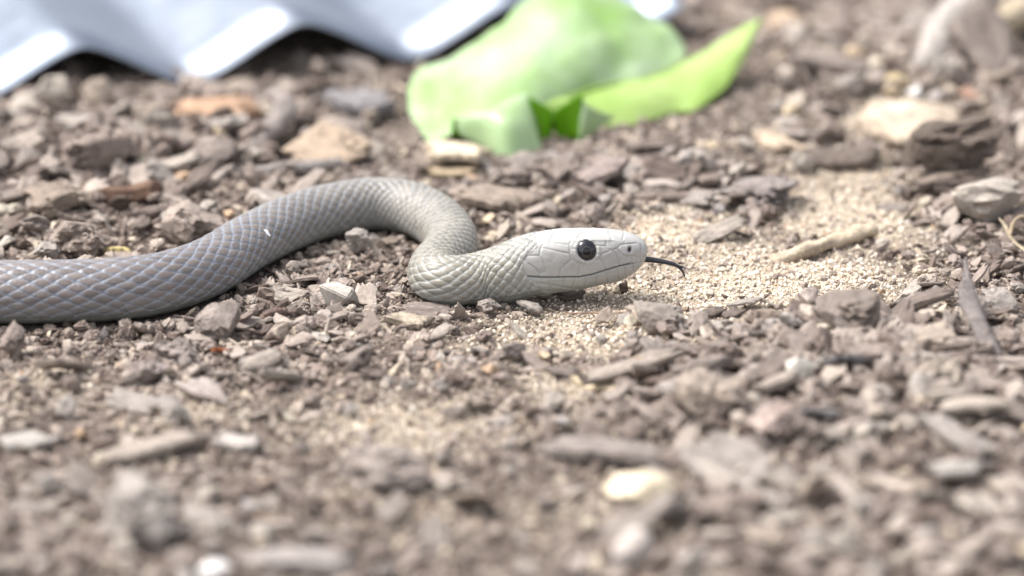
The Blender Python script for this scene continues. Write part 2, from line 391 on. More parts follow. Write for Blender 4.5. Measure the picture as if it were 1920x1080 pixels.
    seams = [Z2(l) for l in (
        [(350, 195), (440, 215), (560, 250), (680, 265)], [(400, 290), (530, 320), (680, 350)], [(430, 240), (395, 300), (380, 370), (420, 430), (450, 520), (380, 548), (370, 582)],
        [(690, 350), (705, 405), (640, 460), (590, 510), (570, 583)], [(262, 372), (380, 370)], [(262, 372), (215, 470), (230, 530), (270, 576)], [(270, 450), (330, 490), (380, 545)],
        [(690, 240), (680, 265), (700, 300), (765, 307)], [(690, 240), (720, 215), (780, 213)], [(680, 350), (705, 405), (760, 440), (838, 452), (845, 410)],
        [(680, 265), (688, 350)], [(780, 455), (775, 520), (760, 580)], [(705, 405), (780, 455)], [(720, 215), (800, 203), (950, 193), (1050, 205), (1240, 200), (1380, 222)],
        [(1050, 205), (1048, 260), (1060, 300), (1100, 315), (1160, 300), (1190, 262), (1240, 256)], [(945, 270), (1050, 275)], [(950, 350), (1000, 357), (1090, 316)],
        [(910, 392), (940, 410), (1000, 410), (1000, 358)], [(845, 410), (910, 400), (935, 360)], [(1000, 410), (1020, 450), (1040, 515)], [(1100, 315), (1140, 350), (1160, 400), (1180, 474)],
        [(1160, 300), (1200, 355), (1240, 375), (1330, 375), (1380, 400)], [(1300, 375), (1300, 445)], [(1380, 222), (1400, 300), (1380, 385), (1390, 425)],
        [(1240, 200), (1230, 240), (1240, 257), (1330, 250), (1385, 228)],
        [(500, 590), (465, 650)], [(640, 590), (610, 680)], [(740, 585), (710, 690)], [(850, 575), (830, 682)], [(960, 545), (950, 655)], [(1050, 515), (1055, 632)], [(1160, 490), (1170, 604)],
        [(1230, 470), (1240, 582)], [(1310, 445), (1320, 535)], [(270, 590), (330, 640), (465, 650), (610, 680), (720, 692), (900, 668)], [(350, 660), (380, 700), (470, 720), (490, 680), (465, 650)],
        [(470, 720), (600, 712), (610, 680)], [(350, 660), (330, 640)])]
    mouth = Z2([(268, 577), (380, 585), (560, 586), (780, 582), (900, 560), (1040, 515), (1180, 475), (1260, 455), (1330, 445), (1400, 432), (1450, 425)])
    hi = np.where(inhead[:, 0])[0]; sl = slice(hi[0], len(C)); hx, hy = QX[sl], QY[sl]
    def dpoly(pl):
        d = np.full(hx.shape, 99.0)
        for (ax, ay), (bx_, by_) in zip(pl[:-1], pl[1:]):
            lx, ly = bx_ - ax, by_ - ay; t = np.clip(((hx - ax) * lx + (hy - ay) * ly) / (lx * lx + ly * ly + 1e-9), 0, 1)
            d = np.minimum(d, np.hypot(hx - ax - t * lx, hy - ay - t * ly))
        return d
    upper_half = np.cos(phi)[None, :] > .78                         # the crown is mapped from above instead
    ds = np.full(hx.shape, 99.0)
    for pl in seams: ds = np.minimum(ds, dpoly(pl))
    ds = np.where(upper_half, 99, ds)
    # crown: frontal, parietal and nasal shields seen from above (along, across in mm from the midline)
    la = np.abs(lat[sl]) / MM; xx = (C[sl, 0:1] / mpp(-.018)) + 960 + 0 * la
    crown = [[(1000, 0), (1100, 0)], [(1096, 0), (1090, 3.4)], [(1090, 3.4), (1140, 2.6)], [(1140, 2.6), (1142, 0)], [(1090, 3.4), (1082, 7)], [(1142, 0), (1213, 0)], [(1140, 2.6), (1146, 7)],
             [(1170, 0), (1166, 7)], [(1000, 0), (1010, 5)], [(1010, 5), (1045, 8)], [(1040, 0), (1030, 9)]]
    dc = np.full(hx.shape, 99.0)
    for (ax, ay), (bx_, by_) in crown:
        lx, ly = bx_ - ax, (by_ - ay) * 4; t = np.clip(((xx - ax) * lx + (la - ay) * 4 * ly) / (lx * lx + ly * ly), 0, 1)
        dc = np.minimum(dc, np.hypot(xx - ax - t * lx, (la - ay) * 4 - t * ly))
    ds = np.minimum(ds, np.where(upper_half, dc, 99))
    dm = np.where(upper_half, 99, dpoly(mouth))
    seam = np.zeros(shp.shape); seam[sl] = np.exp(-(ds / 1.15) ** 2) * (headm[sl] > .02)
    mm_ = np.zeros(shp.shape); mm_[sl] = np.exp(-(dm / 1.25) ** 2) * sm(974, 990, hx) * (1 - .75 * sm(1176, 1190, hx))
    ex, ey = 1100.7, 470.0; de = np.hypot(hx - ex, hy - ey); sock = np.zeros(shp.shape); sock[sl] = np.where(upper_half, 0, np.exp(-((de - 17.5) / 2.2) ** 2))
    rim = np.zeros(shp.shape); rim[sl] = np.where(upper_half, 0, np.exp(-((de - 22.5) / 3.0) ** 2)); pit = np.zeros(shp.shape); pit[sl] = np.where(upper_half, 0, sm(18.5, 15, de))
    nos = np.zeros(shp.shape); nos[sl] = np.where(upper_half, 0, np.exp(-(((hx - 1180.6) / 3.3) ** 2 + ((hy - 468) / 5.4) ** 2) ** 1.5))
    lip = np.zeros(shp.shape); lip[sl] = np.exp(-((dm - 4) / 2.5) ** 2) * (hx > 990) * ~upper_half
    brow = np.zeros(shp.shape); brow[sl] = np.where(upper_half, 0, np.exp(-((hy - 449) / 4) ** 2) * sm(1050, 1080, hx) * sm(1165, 1135, hx))
    puff = np.zeros(shp.shape); puff[sl] = fbm(hx * .045, hy * .06, None, 12, 2)
    hgt = hgt * (1 - headm) + headm * (np.clip(1 - np.sqrt(seam), 0, 1) * .30 + puff * .26 + lip * .10) * MM
    hgt += (-mm_ * .75 - sock * .45 + rim * .30 - pit * 1.6 - nos * 1.3 + brow * .95) * MM
    hgt += .10 * MM * fbm(uu * 9 + 0 * shr, shr * 2.2, None, 40, 2) * (1 - headm)
    P2 = P + Nn * hgt[..., None]
    V = P2.reshape(-1, 3); F = grid_faces(len(C), NV, True)
    # caps at both ends
    tip = len(V); V = np.vstack([V, C[-1] + [0.0001, 0, 0], C[0] - [.004, 0, 0]])
    last = (len(C) - 1) * NV; j = np.arange(NV); j2 = (j + 1) % NV
    F = np.vstack([F, np.stack([last + j, last + j2, np.full(NV, tip), np.full(NV, tip)], -1), np.stack([j2, j, np.full(NV, tip + 1), np.full(NV, tip + 1)], -1)])
    me = bpy.data.meshes.new('body'); quads = F[:-2 * NV]; tris = F[-2 * NV:, :3]
    li = np.r_[quads.ravel(), tris.ravel()].astype(np.int32); lt = np.r_[np.full(len(quads), 4), np.full(len(tris), 3)].astype(np.int32)
    me.vertices.add(len(V)); me.vertices.foreach_set('co', V.astype(np.float32).ravel()); me.loops.add(len(li)); me.loops.foreach_set('vertex_index', li)
    me.polygons.add(len(lt)); me.polygons.foreach_set('loop_start', np.r_[0, np.cumsum(lt)[:-1]].astype(np.int32)); me.polygons.foreach_set('loop_total', lt)
    me.polygons.foreach_set('use_smooth', np.ones(len(lt), bool)); me.update(calc_edges=True)
    neckm = np.broadcast_to(np.interp(S_, [s400, s700, sn - .045, sn + .01], [0, .55, .8, 1.0])[:, None], shp.shape)
    cc = cen * (1 - belly) + c_v * belly
    dark = np.clip(mm_ * 1.0 + nos * 1.2, 0, 1)
    def put(name, *ch):
        a = me.attributes.new(name, 'FLOAT_COLOR', 'POINT'); D = np.ones((len(V), 4), np.float32)
        for k_, c_ in enumerate(ch): D[:shp.size, k_] = np.broadcast_to(c_, shp.shape).ravel()
        a.data.foreach_set('color', D.ravel())
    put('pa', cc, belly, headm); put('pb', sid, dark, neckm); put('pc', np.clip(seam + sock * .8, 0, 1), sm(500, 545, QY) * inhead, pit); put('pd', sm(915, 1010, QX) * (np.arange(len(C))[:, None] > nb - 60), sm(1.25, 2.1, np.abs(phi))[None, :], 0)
    t = NT('snake_skin'); a = t.n('SeparateColor', Color=t.attr('pa').outputs['Color']); b = t.n('SeparateColor', Color=t.attr('pb').outputs['Color']); c = t.n('SeparateColor', Color=t.attr('pc').outputs['Color'])
    K = .51; tc = t.n('TexCoord')
    nk = b.outputs[2]
    centre = t.mix(nk, lin(143, 132, 127, K), lin(178, 172, 156, K * .88)); edge = t.mix(nk, lin(160, 165, 177, K), lin(208, 207, 200, K * .88))
    n = t.noise(tc.outputs['Object'], 900, 3, .6); nb_ = t.noise(tc.outputs['Object'], 45, 3, .6)
    hl = t.n('SeparateColor', Color=t.attr('pd').outputs['Color']).outputs[0]; centre = t.mix(hl, centre, lin(214, 211, 203, K * .8)); edge = t.mix(hl, edge, lin(226, 226, 222, K * .8))
    centre = t.mix(1.0, centre, t.ramp(b.outputs[0], [(0, (.78, .78, .79, 1)), (1, (1.18, 1.17, 1.15, 1))]), 'MULTIPLY')
    skin = t.mix(a.outputs[0], edge, centre)
    skin = t.mix(a.outputs[1], skin, t.mix(a.outputs[0], lin(150, 156, 158, K), lin(182, 186, 174, K)))
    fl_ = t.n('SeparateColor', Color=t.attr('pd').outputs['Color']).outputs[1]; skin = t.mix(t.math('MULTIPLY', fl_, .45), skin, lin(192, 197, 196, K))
    hd = t.mix(c.outputs[1], lin(224, 222, 218, K * .90), lin(220, 225, 219, K * .90))
    hd = t.mix(t.math('MULTIPLY', c.outputs[0], .26), hd, lin(176, 172, 168, K))
    skin = t.mix(a.outputs[2], skin, hd)
    skin = t.mix(1.0, skin, t.ramp(nb_, [(.3, (.93, .93, .94, 1)), (.7, (1.06, 1.06, 1.05, 1))]), 'MULTIPLY')
    skin = t.mix(1.0, skin, t.ramp(n, [(.3, (.93, .93, .93, 1)), (.7, (1.05, 1.05, 1.05, 1))]), 'MULTIPLY')
    skin = t.mix(b.outputs[1], skin, lin(70, 62, 62, .5)); skin = t.mix(c.outputs[2], skin, lin(60, 55, 55, .4))
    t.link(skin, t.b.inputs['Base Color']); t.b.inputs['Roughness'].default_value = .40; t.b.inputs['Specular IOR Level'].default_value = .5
    t.bump(n, .25, .0003)
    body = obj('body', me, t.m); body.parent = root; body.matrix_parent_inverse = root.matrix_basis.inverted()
    # --- eyes
    et = NT('snake_eye'); tc = et.n('TexCoord'); sx = et.n('SeparateXYZ', Vector=tc.outputs['Object'])
    rr = et.math('SQRT', et.math('ADD', et.math('POWER', et.math('ADD', sx.outputs[0], .0003), 2.0), et.math('POWER', et.math('ADD', sx.outputs[2], .0004), 2.0)))
    rr = et.math('MULTIPLY', rr, 1000 / 4.4)
    et.link(et.ramp(rr, [(0, (.004, .004, .005, 1)), (.475, (.004, .004, .005, 1)), (.495, (.10, .095, .095, 1)), (.512, (.09, .085, .085, 1)), (.53, (.012, .012, .016, 1)), (1, (.008, .008, .012, 1))]), et.b.inputs['Base Color'])
    et.b.inputs['Roughness'].default_value = .04; et.b.inputs['Specular IOR Level'].default_value = .5
    k0 = np.argmin(np.hypot(QX[sl] - ex, QY[sl] - ey) + np.where(phi[None, :] < 0, 999, 0) + np.where(upper_half, 999, 0)); ii, jj = np.unravel_index(k0, hx.shape)
    pe = P[sl][ii, jj]; ne = Nn[sl][ii, jj]; yc = C[sl][ii, 1]
    bm = bmesh.new(); bmesh.ops.create_uvsphere(bm, u_segments=40, v_segments=28, radius=.0056); em = bpy.data.meshes.new('eye'); bm.to_mesh(em); bm.free()
    em.polygons.foreach_set('use_smooth', [True] * len(em.polygons)); em.materials.append(et.m)
    for sgn in (1, -1):
        o = obj('eye', em, None, None); loc = Vector(pe) - Vector(ne) * .0034
        nn = Vector(ne)
        if sgn < 0: loc.y = 2 * yc - loc.y; nn.y = -nn.y
        o.rotation_euler = nn.to_track_quat('-Y', 'Z').to_euler(); o.scale = (1, .84, 1); o.location = loc
        o.parent = root; o.matrix_parent_inverse = root.matrix_basis.inverted()
    # --- tongue: one forked mesh
    tm = m_plain('tongue', (.012, .011, .018, 1), .38, .5, 0, 900, .3, .0002)
    bm = bmesh.new()
    def tube(pts, rads, nseg=12, rings=26, flat=.75):
        cs = crspline([list(p) + [q] for p, q in zip(pts, rads)], rings); prev = None
        tg = np.gradient(cs[:, :3], axis=0)
        for a_, d_ in zip(cs, tg):
            d_ = Vector(d_).normalized(); sx_ = d_.cross(Vector((0, 0, 1))).normalized(); uz = sx_.cross(d_)
            rg = [bm.verts.new(Vector(a_[:3]) + (sx_ * math.cos(q_) + uz * math.sin(q_) * flat) * a_[3]) for q_ in np.linspace(0, 2 * math.pi, nseg, endpoint=False)]
            if prev:
                for z_ in range(nseg): bm.faces.new((prev[z_], prev[(z_ + 1) % nseg], rg[(z_ + 1) % nseg], rg[z_]))
            else: bm.faces.new(rg[::-1])
            prev = rg
        bm.faces.new(prev)
    tp = lambda a_, b_, y=-.0165: at_y(a_, b_, y)
    tube([tp(1194, 483), tp(1206, 485.5), tp(1225, 487.5), tp(1248, 491.5), tp(1262, 495), tp(1270, 499)], [.0014, .00185, .0017, .0014, .0013, .0010])
    tube([tp(1264, 496), tp(1272, 499), tp(1281, 501), tp(1291, 504, -.0195)], [.0010, .0009, .0006, .00012], 8, 14)
    tube([tp(1264, 496), tp(1273, 501), tp(1280, 509), tp(1285, 522, -.014)], [.0010, .0010, .0007, .00012], 8, 14)
    tme = bpy.data.meshes.new('tongue'); bm.to_mesh(tme); bm.free(); tme.polygons.foreach_set('use_smooth', [True] * len(tme.polygons))
    o = obj('tongue', tme, tm); o.parent = root; o.matrix_parent_inverse = root.matrix_basis.inverted()
    # --- flake of shed skin stuck to the flank
    BX, BY = to_px(P2[:nb]); front = (Nn[:nb] * (CAM - P2[:nb])).sum(-1) > 0
    k0 = np.argmin(np.hypot(BX - 499, BY - 437) + np.where(front, 0, 999)); ii, jj = np.unravel_index(k0, BX.shape); pf, nf = P2[ii, jj], Vector(Nn[ii, jj])
    xa = nf.cross(Vector((0, 0, 1))).normalized(); ya = nf.cross(xa); vs = []; fs = []
    outl = [(-1.2, -.6), (-.4, -1.5), (.1, -.5), (.5, -2.2), (.9, -.7), (.8, .5), (.2, 1.5), (-.6, 2.2), (-1.3, 1.4)]
    for lay in (0.25, .6):
        for (a_, b_) in outl: vs.append(Vector(pf) + (xa * a_ + ya * b_) * MM + nf * MM * (lay + .25 * math.sin(a_ * 3 + b_ * 2)))
    m_ = len(outl); fs = [tuple(range(m_))[::-1], tuple(range(m_, 2 * m_))] + [(q_, (q_ + 1) % m_, m_ + (q_ + 1) % m_, m_ + q_) for q_ in range(m_)]
    fl = mesh_list('skin_flake', vs, fs, False); o = obj('skin_flake', fl, m_plain('shed_skin', (.85, .85, .86, 1), .6, .3)); o.parent = root; o.matrix_parent_inverse = root.matrix_basis.inverted()
build_snake()

# ------------------------------------------------------------------ torn green leaf
def build_leaf():
    base = at_z(1000, 280, 0); root = empty('fallen_leaf', base); tag(root, 'large torn pale green leaf lying crumpled against the metal sheet', 'leaf')
    def m_leaf(name, c0, c1, trans, rough):
        t = NT(name); tc = t.n('TexCoord'); n = t.noise(tc.outputs['Object'], 26, 3, .5); n2 = t.noise(tc.outputs['Object'], 260, 4, .6)
        c = t.mix(t.ramp(n, [(.28, (0, 0, 0, 1)), (.74, (1, 1, 1, 1))]), c0, c1); c = t.mix(.5, c, t.ramp(n2, [(.3, (.85, .86, .8, 1)), (.7, (1.1, 1.1, 1.1, 1))]), 'MULTIPLY')
        t.link(c, t.b.inputs['Base Color']); t.b.inputs['Roughness'].default_value = rough; t.b.inputs['Specular IOR Level'].default_value = .5
        tr = t.n('BsdfTranslucent', Color=c); mx = t.n('MixShader', Fac=trans); t.link(t.b.outputs[0], mx.inputs[1]); t.link(tr.outputs[0], mx.inputs[2]); t.link(mx.outputs[0], t.out.inputs[0]); return t.m
    pale = m_leaf('leaf_waxy', lin(216, 238, 200, .64), lin(174, 216, 124, .62), .26, .34)
    green = m_leaf('leaf_green', lin(206, 232, 146, .66), lin(176, 216, 100, .64), .30, .5)
    deep = m_leaf('leaf_inner', lin(150, 206, 40, .75), lin(128, 190, 30, .75), .5, .5)
    def patch(name, up, lo, mat, bulge=0, n=40, m=22, ripple=.0015, seed=1):
        A_ = crspline([at_z(x, y, z * MM) for x, y, z in up], n); B_ = crspline([at_z(x, y, z * MM) for x, y, z in lo], n); q = np.linspace(0, 1, m)[None, :, None]
        G = A_[:, None] * (1 - q) + B_[:, None] * q; uu = np.linspace(0, 1, n)[:, None]
        b = 4 * q[..., 0] * (1 - q[..., 0]) * np.sin(np.pi * np.clip(uu, 0, 1)) ** .6
        rp = ripple * fbm(G[..., 0] * 40, G[..., 1] * 40, G[..., 2] * 40, seed, 2)
        G[..., 2] += b * bulge * MM + rp; G[..., 1] -= b * bulge * .3 * MM
        me = mesh_np(name, G.reshape(-1, 3), grid_faces(n, m)); o = obj(name, me, mat); o.parent = root; o.matrix_parent_inverse = root.matrix_basis.inverted()
        s = o.modifiers.new('solid', 'SOLIDIFY'); s.thickness = .0006; return o
    patch('blade', [(764, 165, 14), (785, 125, 21), (860, 90, 31), (935, 44, 40), (985, -4, 48), (1080, -22, 52), (1165, -2, 46), (1225, 32, 36), (1268, 72, 26), (1288, 100, 19)],
          [(766, 215, 8), (785, 245, 4), (810, 268, 2), (850, 246, 9), (900, 236, 12), (950, 225, 14), (1005, 205, 16), (1060, 186, 16), (1125, 164, 15), (1205, 150, 14), (1286, 117, 17)], pale, 4, 60, 30, .006, 3)
    patch('lobe', [(1010, 200, 17.5), (1060, 182, 17), (1125, 162, 15.6), (1205, 148, 14.6), (1278, 119, 17.6), (1340, 86, 22), (1398, 52, 30), (1427, 38, 33)],
          [(1060, 236, 6), (1110, 236, 5), (1185, 234, 4), (1262, 210, 5), (1310, 200, 7), (1372, 150, 14), (1428, 44, 32)], green, 5, 44, 20, .003, 5)
    patch('torn_flap', [(846, 222, 16), (895, 214, 19), (945, 200, 22), (990, 182, 26)], [(862, 246, 11), (905, 274, 5), (955, 304, 1), (1020, 282, 3)], pale, 8, 30, 16, .005, 7)
    patch('torn_curl', [(990, 180, 29), (1012, 192, 25), (1036, 206, 20)], [(1008, 262, 5), (1020, 264, 4), (1034, 256, 5)], deep, 2, 14, 12, .001, 8)
    patch('torn_curl', [(1038, 212, 18), (1064, 192, 24), (1094, 172, 29)], [(1042, 254, 4), (1062, 262, 3), (1086, 264, 4)], deep, 4, 14, 12, .001, 9)
    patch('torn_tooth', [(1090, 182, 26), (1108, 200, 21), (1152, 219, 12)], [(1084, 270, 3), (1090, 266, 4), (1150, 222, 11)], pale, 1, 16, 12, .0008, 10)
    patch('torn_curl', [(850, 222, 17), (870, 236, 13), (896, 250, 9)], [(846, 256, 6), (866, 260, 5), (892, 262, 5)], deep, 2, 12, 8, .0006, 11)
    patch('midrib', [(1050, 184, 17.5), (1125, 162, 16.5), (1205, 147, 15.5), (1284, 117, 18.5)], [(1052, 189, 17.2), (1125, 167, 16.2), (1205, 152, 15.2), (1284, 121, 18)], green, 2, 30, 6, 0, 12)
build_leaf()

# ------------------------------------------------------------------ debris shapes
def ico(sub):
    bm = bmesh.new(); bmesh.ops.create_icosphere(bm, subdivisions=sub, radius=1.0); bm.verts.ensure_lookup_table()
    V = np.array([v.co[:] for v in bm.verts]); F = np.array([[v.index for v in f.verts] for f in bm.faces]); bm.free(); return V, F
ICO = {s: ico(s) for s in (1, 2, 3, 4)}
def clod_shape(name, seed, sub=3, rough=.32, facets=5, smooth=True):
    V, F = ICO[sub]; rng = np.random.default_rng(seed); o = seed * 7.31
    d = 1 + rough * 1.3 * fbm(V[:, 0] * 1.3 + o, V[:, 1] * 1.3, V[:, 2] * 1.3, seed, 2) + rough * 1.5 * fbm(V[:, 0] * 3.4 + o, V[:, 1] * 3.4, V[:, 2] * 3.4, seed + 3, 4, .72)
    P = V * d[:, None]
    for k in range(facets):                                   # broken faces
        n = rng.normal(size=3); n /= np.linalg.norm(n); lim = rng.uniform(.62, .9); s = P @ n; over = np.maximum(s - lim, 0); P = P - np.outer(over * .9, n)
    P -= (P.max(0) + P.min(0)) / 2; P /= (P.max(0) - P.min(0)) / 2
    return mesh_np(name, P, F, smooth)
def stone_shape(name, seed, n=12):
    rng = np.random.default_rng(seed); bm = bmesh.new(); p = rng.normal(size=(n, 3)); p /= np.linalg.norm(p, axis=1)[:, None]; p *= rng.uniform(.8, 1.1, (n, 1))
    for q in p: bm.verts.new(q)
    bmesh.ops.convex_hull(bm, input=bm.verts[:]); bmesh.ops.delete(bm, geom=[v for v in bm.verts if not v.link_faces], context='VERTS')
    bmesh.ops.bevel(bm, geom=bm.edges[:], offset=.06, segments=2, affect='EDGES')
    bmesh.ops.triangulate(bm, faces=bm.faces[:]); bmesh.ops.subdivide_edges(bm, edges=[e for e in bm.edges if e.calc_length() > .35], cuts=1)
    bmesh.ops.triangulate(bm, faces=bm.faces[:])
    for v in bm.verts: v.co += v.co.normalized() * .05 * mnoise.noise(v.co * 4 + Vector((seed, 0, 0)))
    P = np.array([v.co[:] for v in bm.verts]); c, s = (P.max(0) + P.min(0)) / 2, (P.max(0) - P.min(0)) / 2
    for v in bm.verts: v.co = Vector([(v.co[k] - c[k]) / s[k] for k in range(3)])
    me = bpy.data.meshes.new(name); bm.to_mesh(me); bm.free(); return me
def chip_shape(name, seed, nx=16, ny=8, jag=.22, taper=.3, bend=.1, point=0.0):
    rng = np.random.default_rng(seed); a = np.linspace(-1, 1, nx); b = np.linspace(-1, 1, ny); Aa, Bb = np.meshgrid(a, b, indexing='ij')
    e0, e1 = rng.uniform(-jag, jag, ny), rng.uniform(-jag, jag, ny); sk0, sk1 = rng.uniform(-.35, .35, 2)
    x = Aa.copy(); x += np.where(Aa > 0, Aa ** 3 * (e1[None, :] + sk1 * Bb), -np.abs(Aa) ** 3 * (e0[None, :] + sk0 * Bb))
    wdt = 1 - taper * rng.uniform(.2, 1) * np.abs(Aa) ** 3 + .16 * fbm(Aa * 2.4 + seed, Aa * 0, None, seed, 3)
    wdt = wdt * (1 - point * sm(-.6, 1.0, Aa) * .9)
    y = Bb * wdt + .12 * fbm(Aa * 1.5, Bb * .3 + seed, None, seed + 1, 2)
    ridge = .35 * fbm(Aa * 1.2 + seed, Bb * 4.5, None, seed + 2, 3); edge = np.clip(1 - np.abs(Bb) ** 5, .0, 1) * np.clip(1 - np.abs(Aa) ** 9, 0, 1)
    zt = (.45 + .55 * edge) * 1.0 + ridge; zb = -(.55 + .45 * edge) + .3 * fbm(Aa * 1.5, Bb * 2 + seed, None, seed + 5, 2)
    arc = bend * 4 * (Aa ** 2 - .4) * rng.choice([-1, 1]); zt = zt + arc; zb = np.minimum(zb + arc, zt - .3)
    V = np.vstack([np.stack([x, y, zt], -1).reshape(-1, 3), np.stack([x * .97, y * .96, zb], -1).reshape(-1, 3)]); n = nx * ny
    F = grid_faces(nx, ny); F2 = F[:, ::-1] + n
    rimi = [i * ny for i in range(nx)] + [(nx - 1) * ny + j for j in range(1, ny)] + [i * ny + ny - 1 for i in range(nx - 2, -1, -1)] + [j for j in range(ny - 2, 0, -1)]
    R_ = np.array(rimi); R2 = np.roll(R_, -1); F3 = np.stack([R_, R2, R2 + n, R_ + n], -1)
    V -= (V.max(0) + V.min(0)) / 2; V /= (V.max(0) - V.min(0)) / 2
    me = mesh_np(name, V, np.vstack([F, F2, F3]), True)
    bm = bmesh.new(); bm.from_mesh(me); bmesh.ops.recalc_face_normals(bm, faces=bm.faces[:])
    for f in bm.faces: f.smooth = False
    bm.to_mesh(me); bm.free(); return me

def fit(o, size, loc, yaw=0., tilt=(0., 0.), color=(.3, .3, .3, 1)):
    o.scale = [s / 2 for s in size]; o.rotation_euler = (tilt[0], tilt[1], yaw); o.location = loc; o.color = color
    return o
# object space is the unit shape, so materials read generated size through scaled copies: bake the size into the mesh
def sized(me, size):
    m = me.copy(); n = len(m.vertices); co = np.empty(n * 3, np.float32); m.vertices.foreach_get('co', co); co = co.reshape(-1, 3) * (np.array(size) / 2); m.vertices.foreach_set('co', co.astype(np.float32).ravel()); m.update(); return m
HEROES = []
def hero(kind, name, box, col, label, cat, thick=None, yaw=0., tilt=(0., 0.), seed=1, lift=0., depth=None, point=0., k=ALB):
    x0, y0, x1, y1 = box; cx, cy = (x0 + x1) / 2, (y0 + y1) / 2; g = at_z(cx, y1 - .25 * (y1 - y0), 0); s = mpp(g[1]); Wm, Hm = (x1 - x0) * s, (y1 - y0) * s
    if kind in ('clod', 'stone', 'smooth'):
        D = depth or .85 * Wm; T = thick or math.sqrt(max((Hm ** 2 - (D * SP) ** 2), (.3 * Wm) ** 2)) / CP
    else:
        T = thick or max(.10 * Wm, .0025); D = depth or min(max((Hm - T * CP) / SP, .3 * Wm), 1.3 * Wm)
    if kind == 'smooth': me = clod_shape(name, seed, 4, .14, 4); mat = M_STONE
    elif kind == 'clod': me = clod_shape(name, seed, 4, .42, 8, False); mat = M_CLOD
    elif kind == 'stone': me = stone_shape(name, seed); mat = M_STONE
    else: me = chip_shape(name, seed, 22, 10, point=point); mat = M_WOOD
    me = sized(me, (Wm, D, T)); me.materials.append(mat)
    z = T * .5; c = at_z(cx, cy, z + lift)
    for _ in range(3): z = T * .40 + gh(c[0], c[1]) + lift; c = at_z(cx, cy, z)
    o = obj(name, me); o.location = c; o.rotation_euler = (tilt[0], tilt[1], yaw); o.color = lin(*col, k)
    HEROES.append((c[0], c[1], max(Wm, D) * .5)); return tag(o, label, cat)
def stick(name, pts, rads, col, label, cat, seed=1, flat=1.0, rings=40, nseg=12, rough=.18, mat=None, k=ALB):
    # pts: (px, py, height mm)
    cs = crspline([list(at_z(a, b, h * MM) + np.array([0, 0, 0])) + [r * MM] for (a, b, h), r in zip(pts, rads)], rings); tg = np.gradient(cs[:, :3], axis=0)
    V = []; th = np.linspace(0, 2 * np.pi, nseg, endpoint=False)
    for i, (a, d) in enumerate(zip(cs, tg)):
        d = Vector(d).normalized(); sx = d.cross(Vector((0, 0, 1)));
        if sx.length < .1: sx = d.cross(Vector((0, 1, 0)))
        sx.normalize(); uz = sx.cross(d)
        for q in th:
            rr = a[3] * (1 + rough * float(mnoise.noise(Vector((i * .22, math.cos(q) * 1.5, math.sin(q) * 1.5 + seed)))) * 2)
            V.append(Vector(a[:3]) + (sx * math.cos(q) + uz * math.sin(q) * flat) * rr)
    V = np.array(V); F = [tuple(f) for f in grid_faces(rings, nseg, True)] + [tuple(range(nseg))[::-1], tuple(range((rings - 1) * nseg, rings * nseg))]
    c = cs[rings // 2, :3]; gz = gh(c[0], c[1]); me = mesh_list(name, V - c, F, True); o = obj(name, me, mat or M_WOOD); o.location = Vector(c) + Vector((0, 0, gz)); o.color = lin(*col, k)
    for q in cs[::6]: HEROES.append((q[0], q[1], q[3] + .003))
    return tag(o, label, cat)

GREY, BROWN, PALE, DARK, BEIGE = (176, 166, 160), (160, 146, 138), (204, 196, 188), (128, 116, 110), (226, 208, 184)
# long pieces of the near mulch heap
hero('chip', 'wood_fragment', (1690, 752, 1905, 884), (184, 176, 170), 'long diagonal weathered slab sloping across the mulch heap', 'wood piece', thick=.007, yaw=-1.05, tilt=(-.2, .05), seed=90, depth=.016, lift=.004)
hero('chip', 'wood_chip', (1758, 734, 1898, 782), (206, 194, 182), 'pale chip overlapping the upper end of the diagonal slab', 'wood chip', thick=.005, yaw=.15, tilt=(-.1, 0), seed=91, depth=.018, lift=.006)
hero('clod', 'soil_clod', (1255, 690, 1405, 792), (186, 172, 160), 'humped tan clod beside the pinkish triangular clod', 'clod', seed=92, depth=.03)
hero('chip', 'slate_chip', (1488, 752, 1592, 792), (140, 137, 138), 'grey slate sliver behind the pinkish triangular clod', 'slate chip', thick=.004, yaw=-.3, tilt=(-.3, 0), seed=93, depth=.02, lift=.003)
hero('chip', 'wood_fragment', (150, 790, 418, 888), (190, 178, 168), 'long tan-grey slab above the blocky pale rock', 'wood piece', thick=.007, yaw=.6, tilt=(-.12, -.04), seed=94, depth=.018, lift=.002)
hero('chip', 'wood_chip', (402, 806, 494, 852), (214, 206, 200), 'whitish oval chip casting a dark line on the gravel', 'wood chip', thick=.005, yaw=-.3, tilt=(-.1, 0), seed=95, depth=.02, lift=.002)
hero('chip', 'wood_chip', (-10, 800, 104, 852), (202, 196, 190), 'light grey broad chip at the end of the long slab', 'wood chip', thick=.005, yaw=.5, tilt=(-.1, 0), seed=96, depth=.022, lift=.002)
hero('chip', 'wood_fragment', (440, 1010, 672, 1090), (186, 178, 174), 'thick grey slab between white pebble and fine gravel', 'wood piece', thick=.009, yaw=-.2, tilt=(-.1, 0), seed=97, depth=.026)
hero('chip', 'bark_piece', (1395, 690, 1500, 752), (178, 166, 156), 'grey bark flake leaning on the white papery husk', 'bark', thick=.006, yaw=.8, tilt=(-.4, -.1), seed=98, depth=.018, lift=.003)
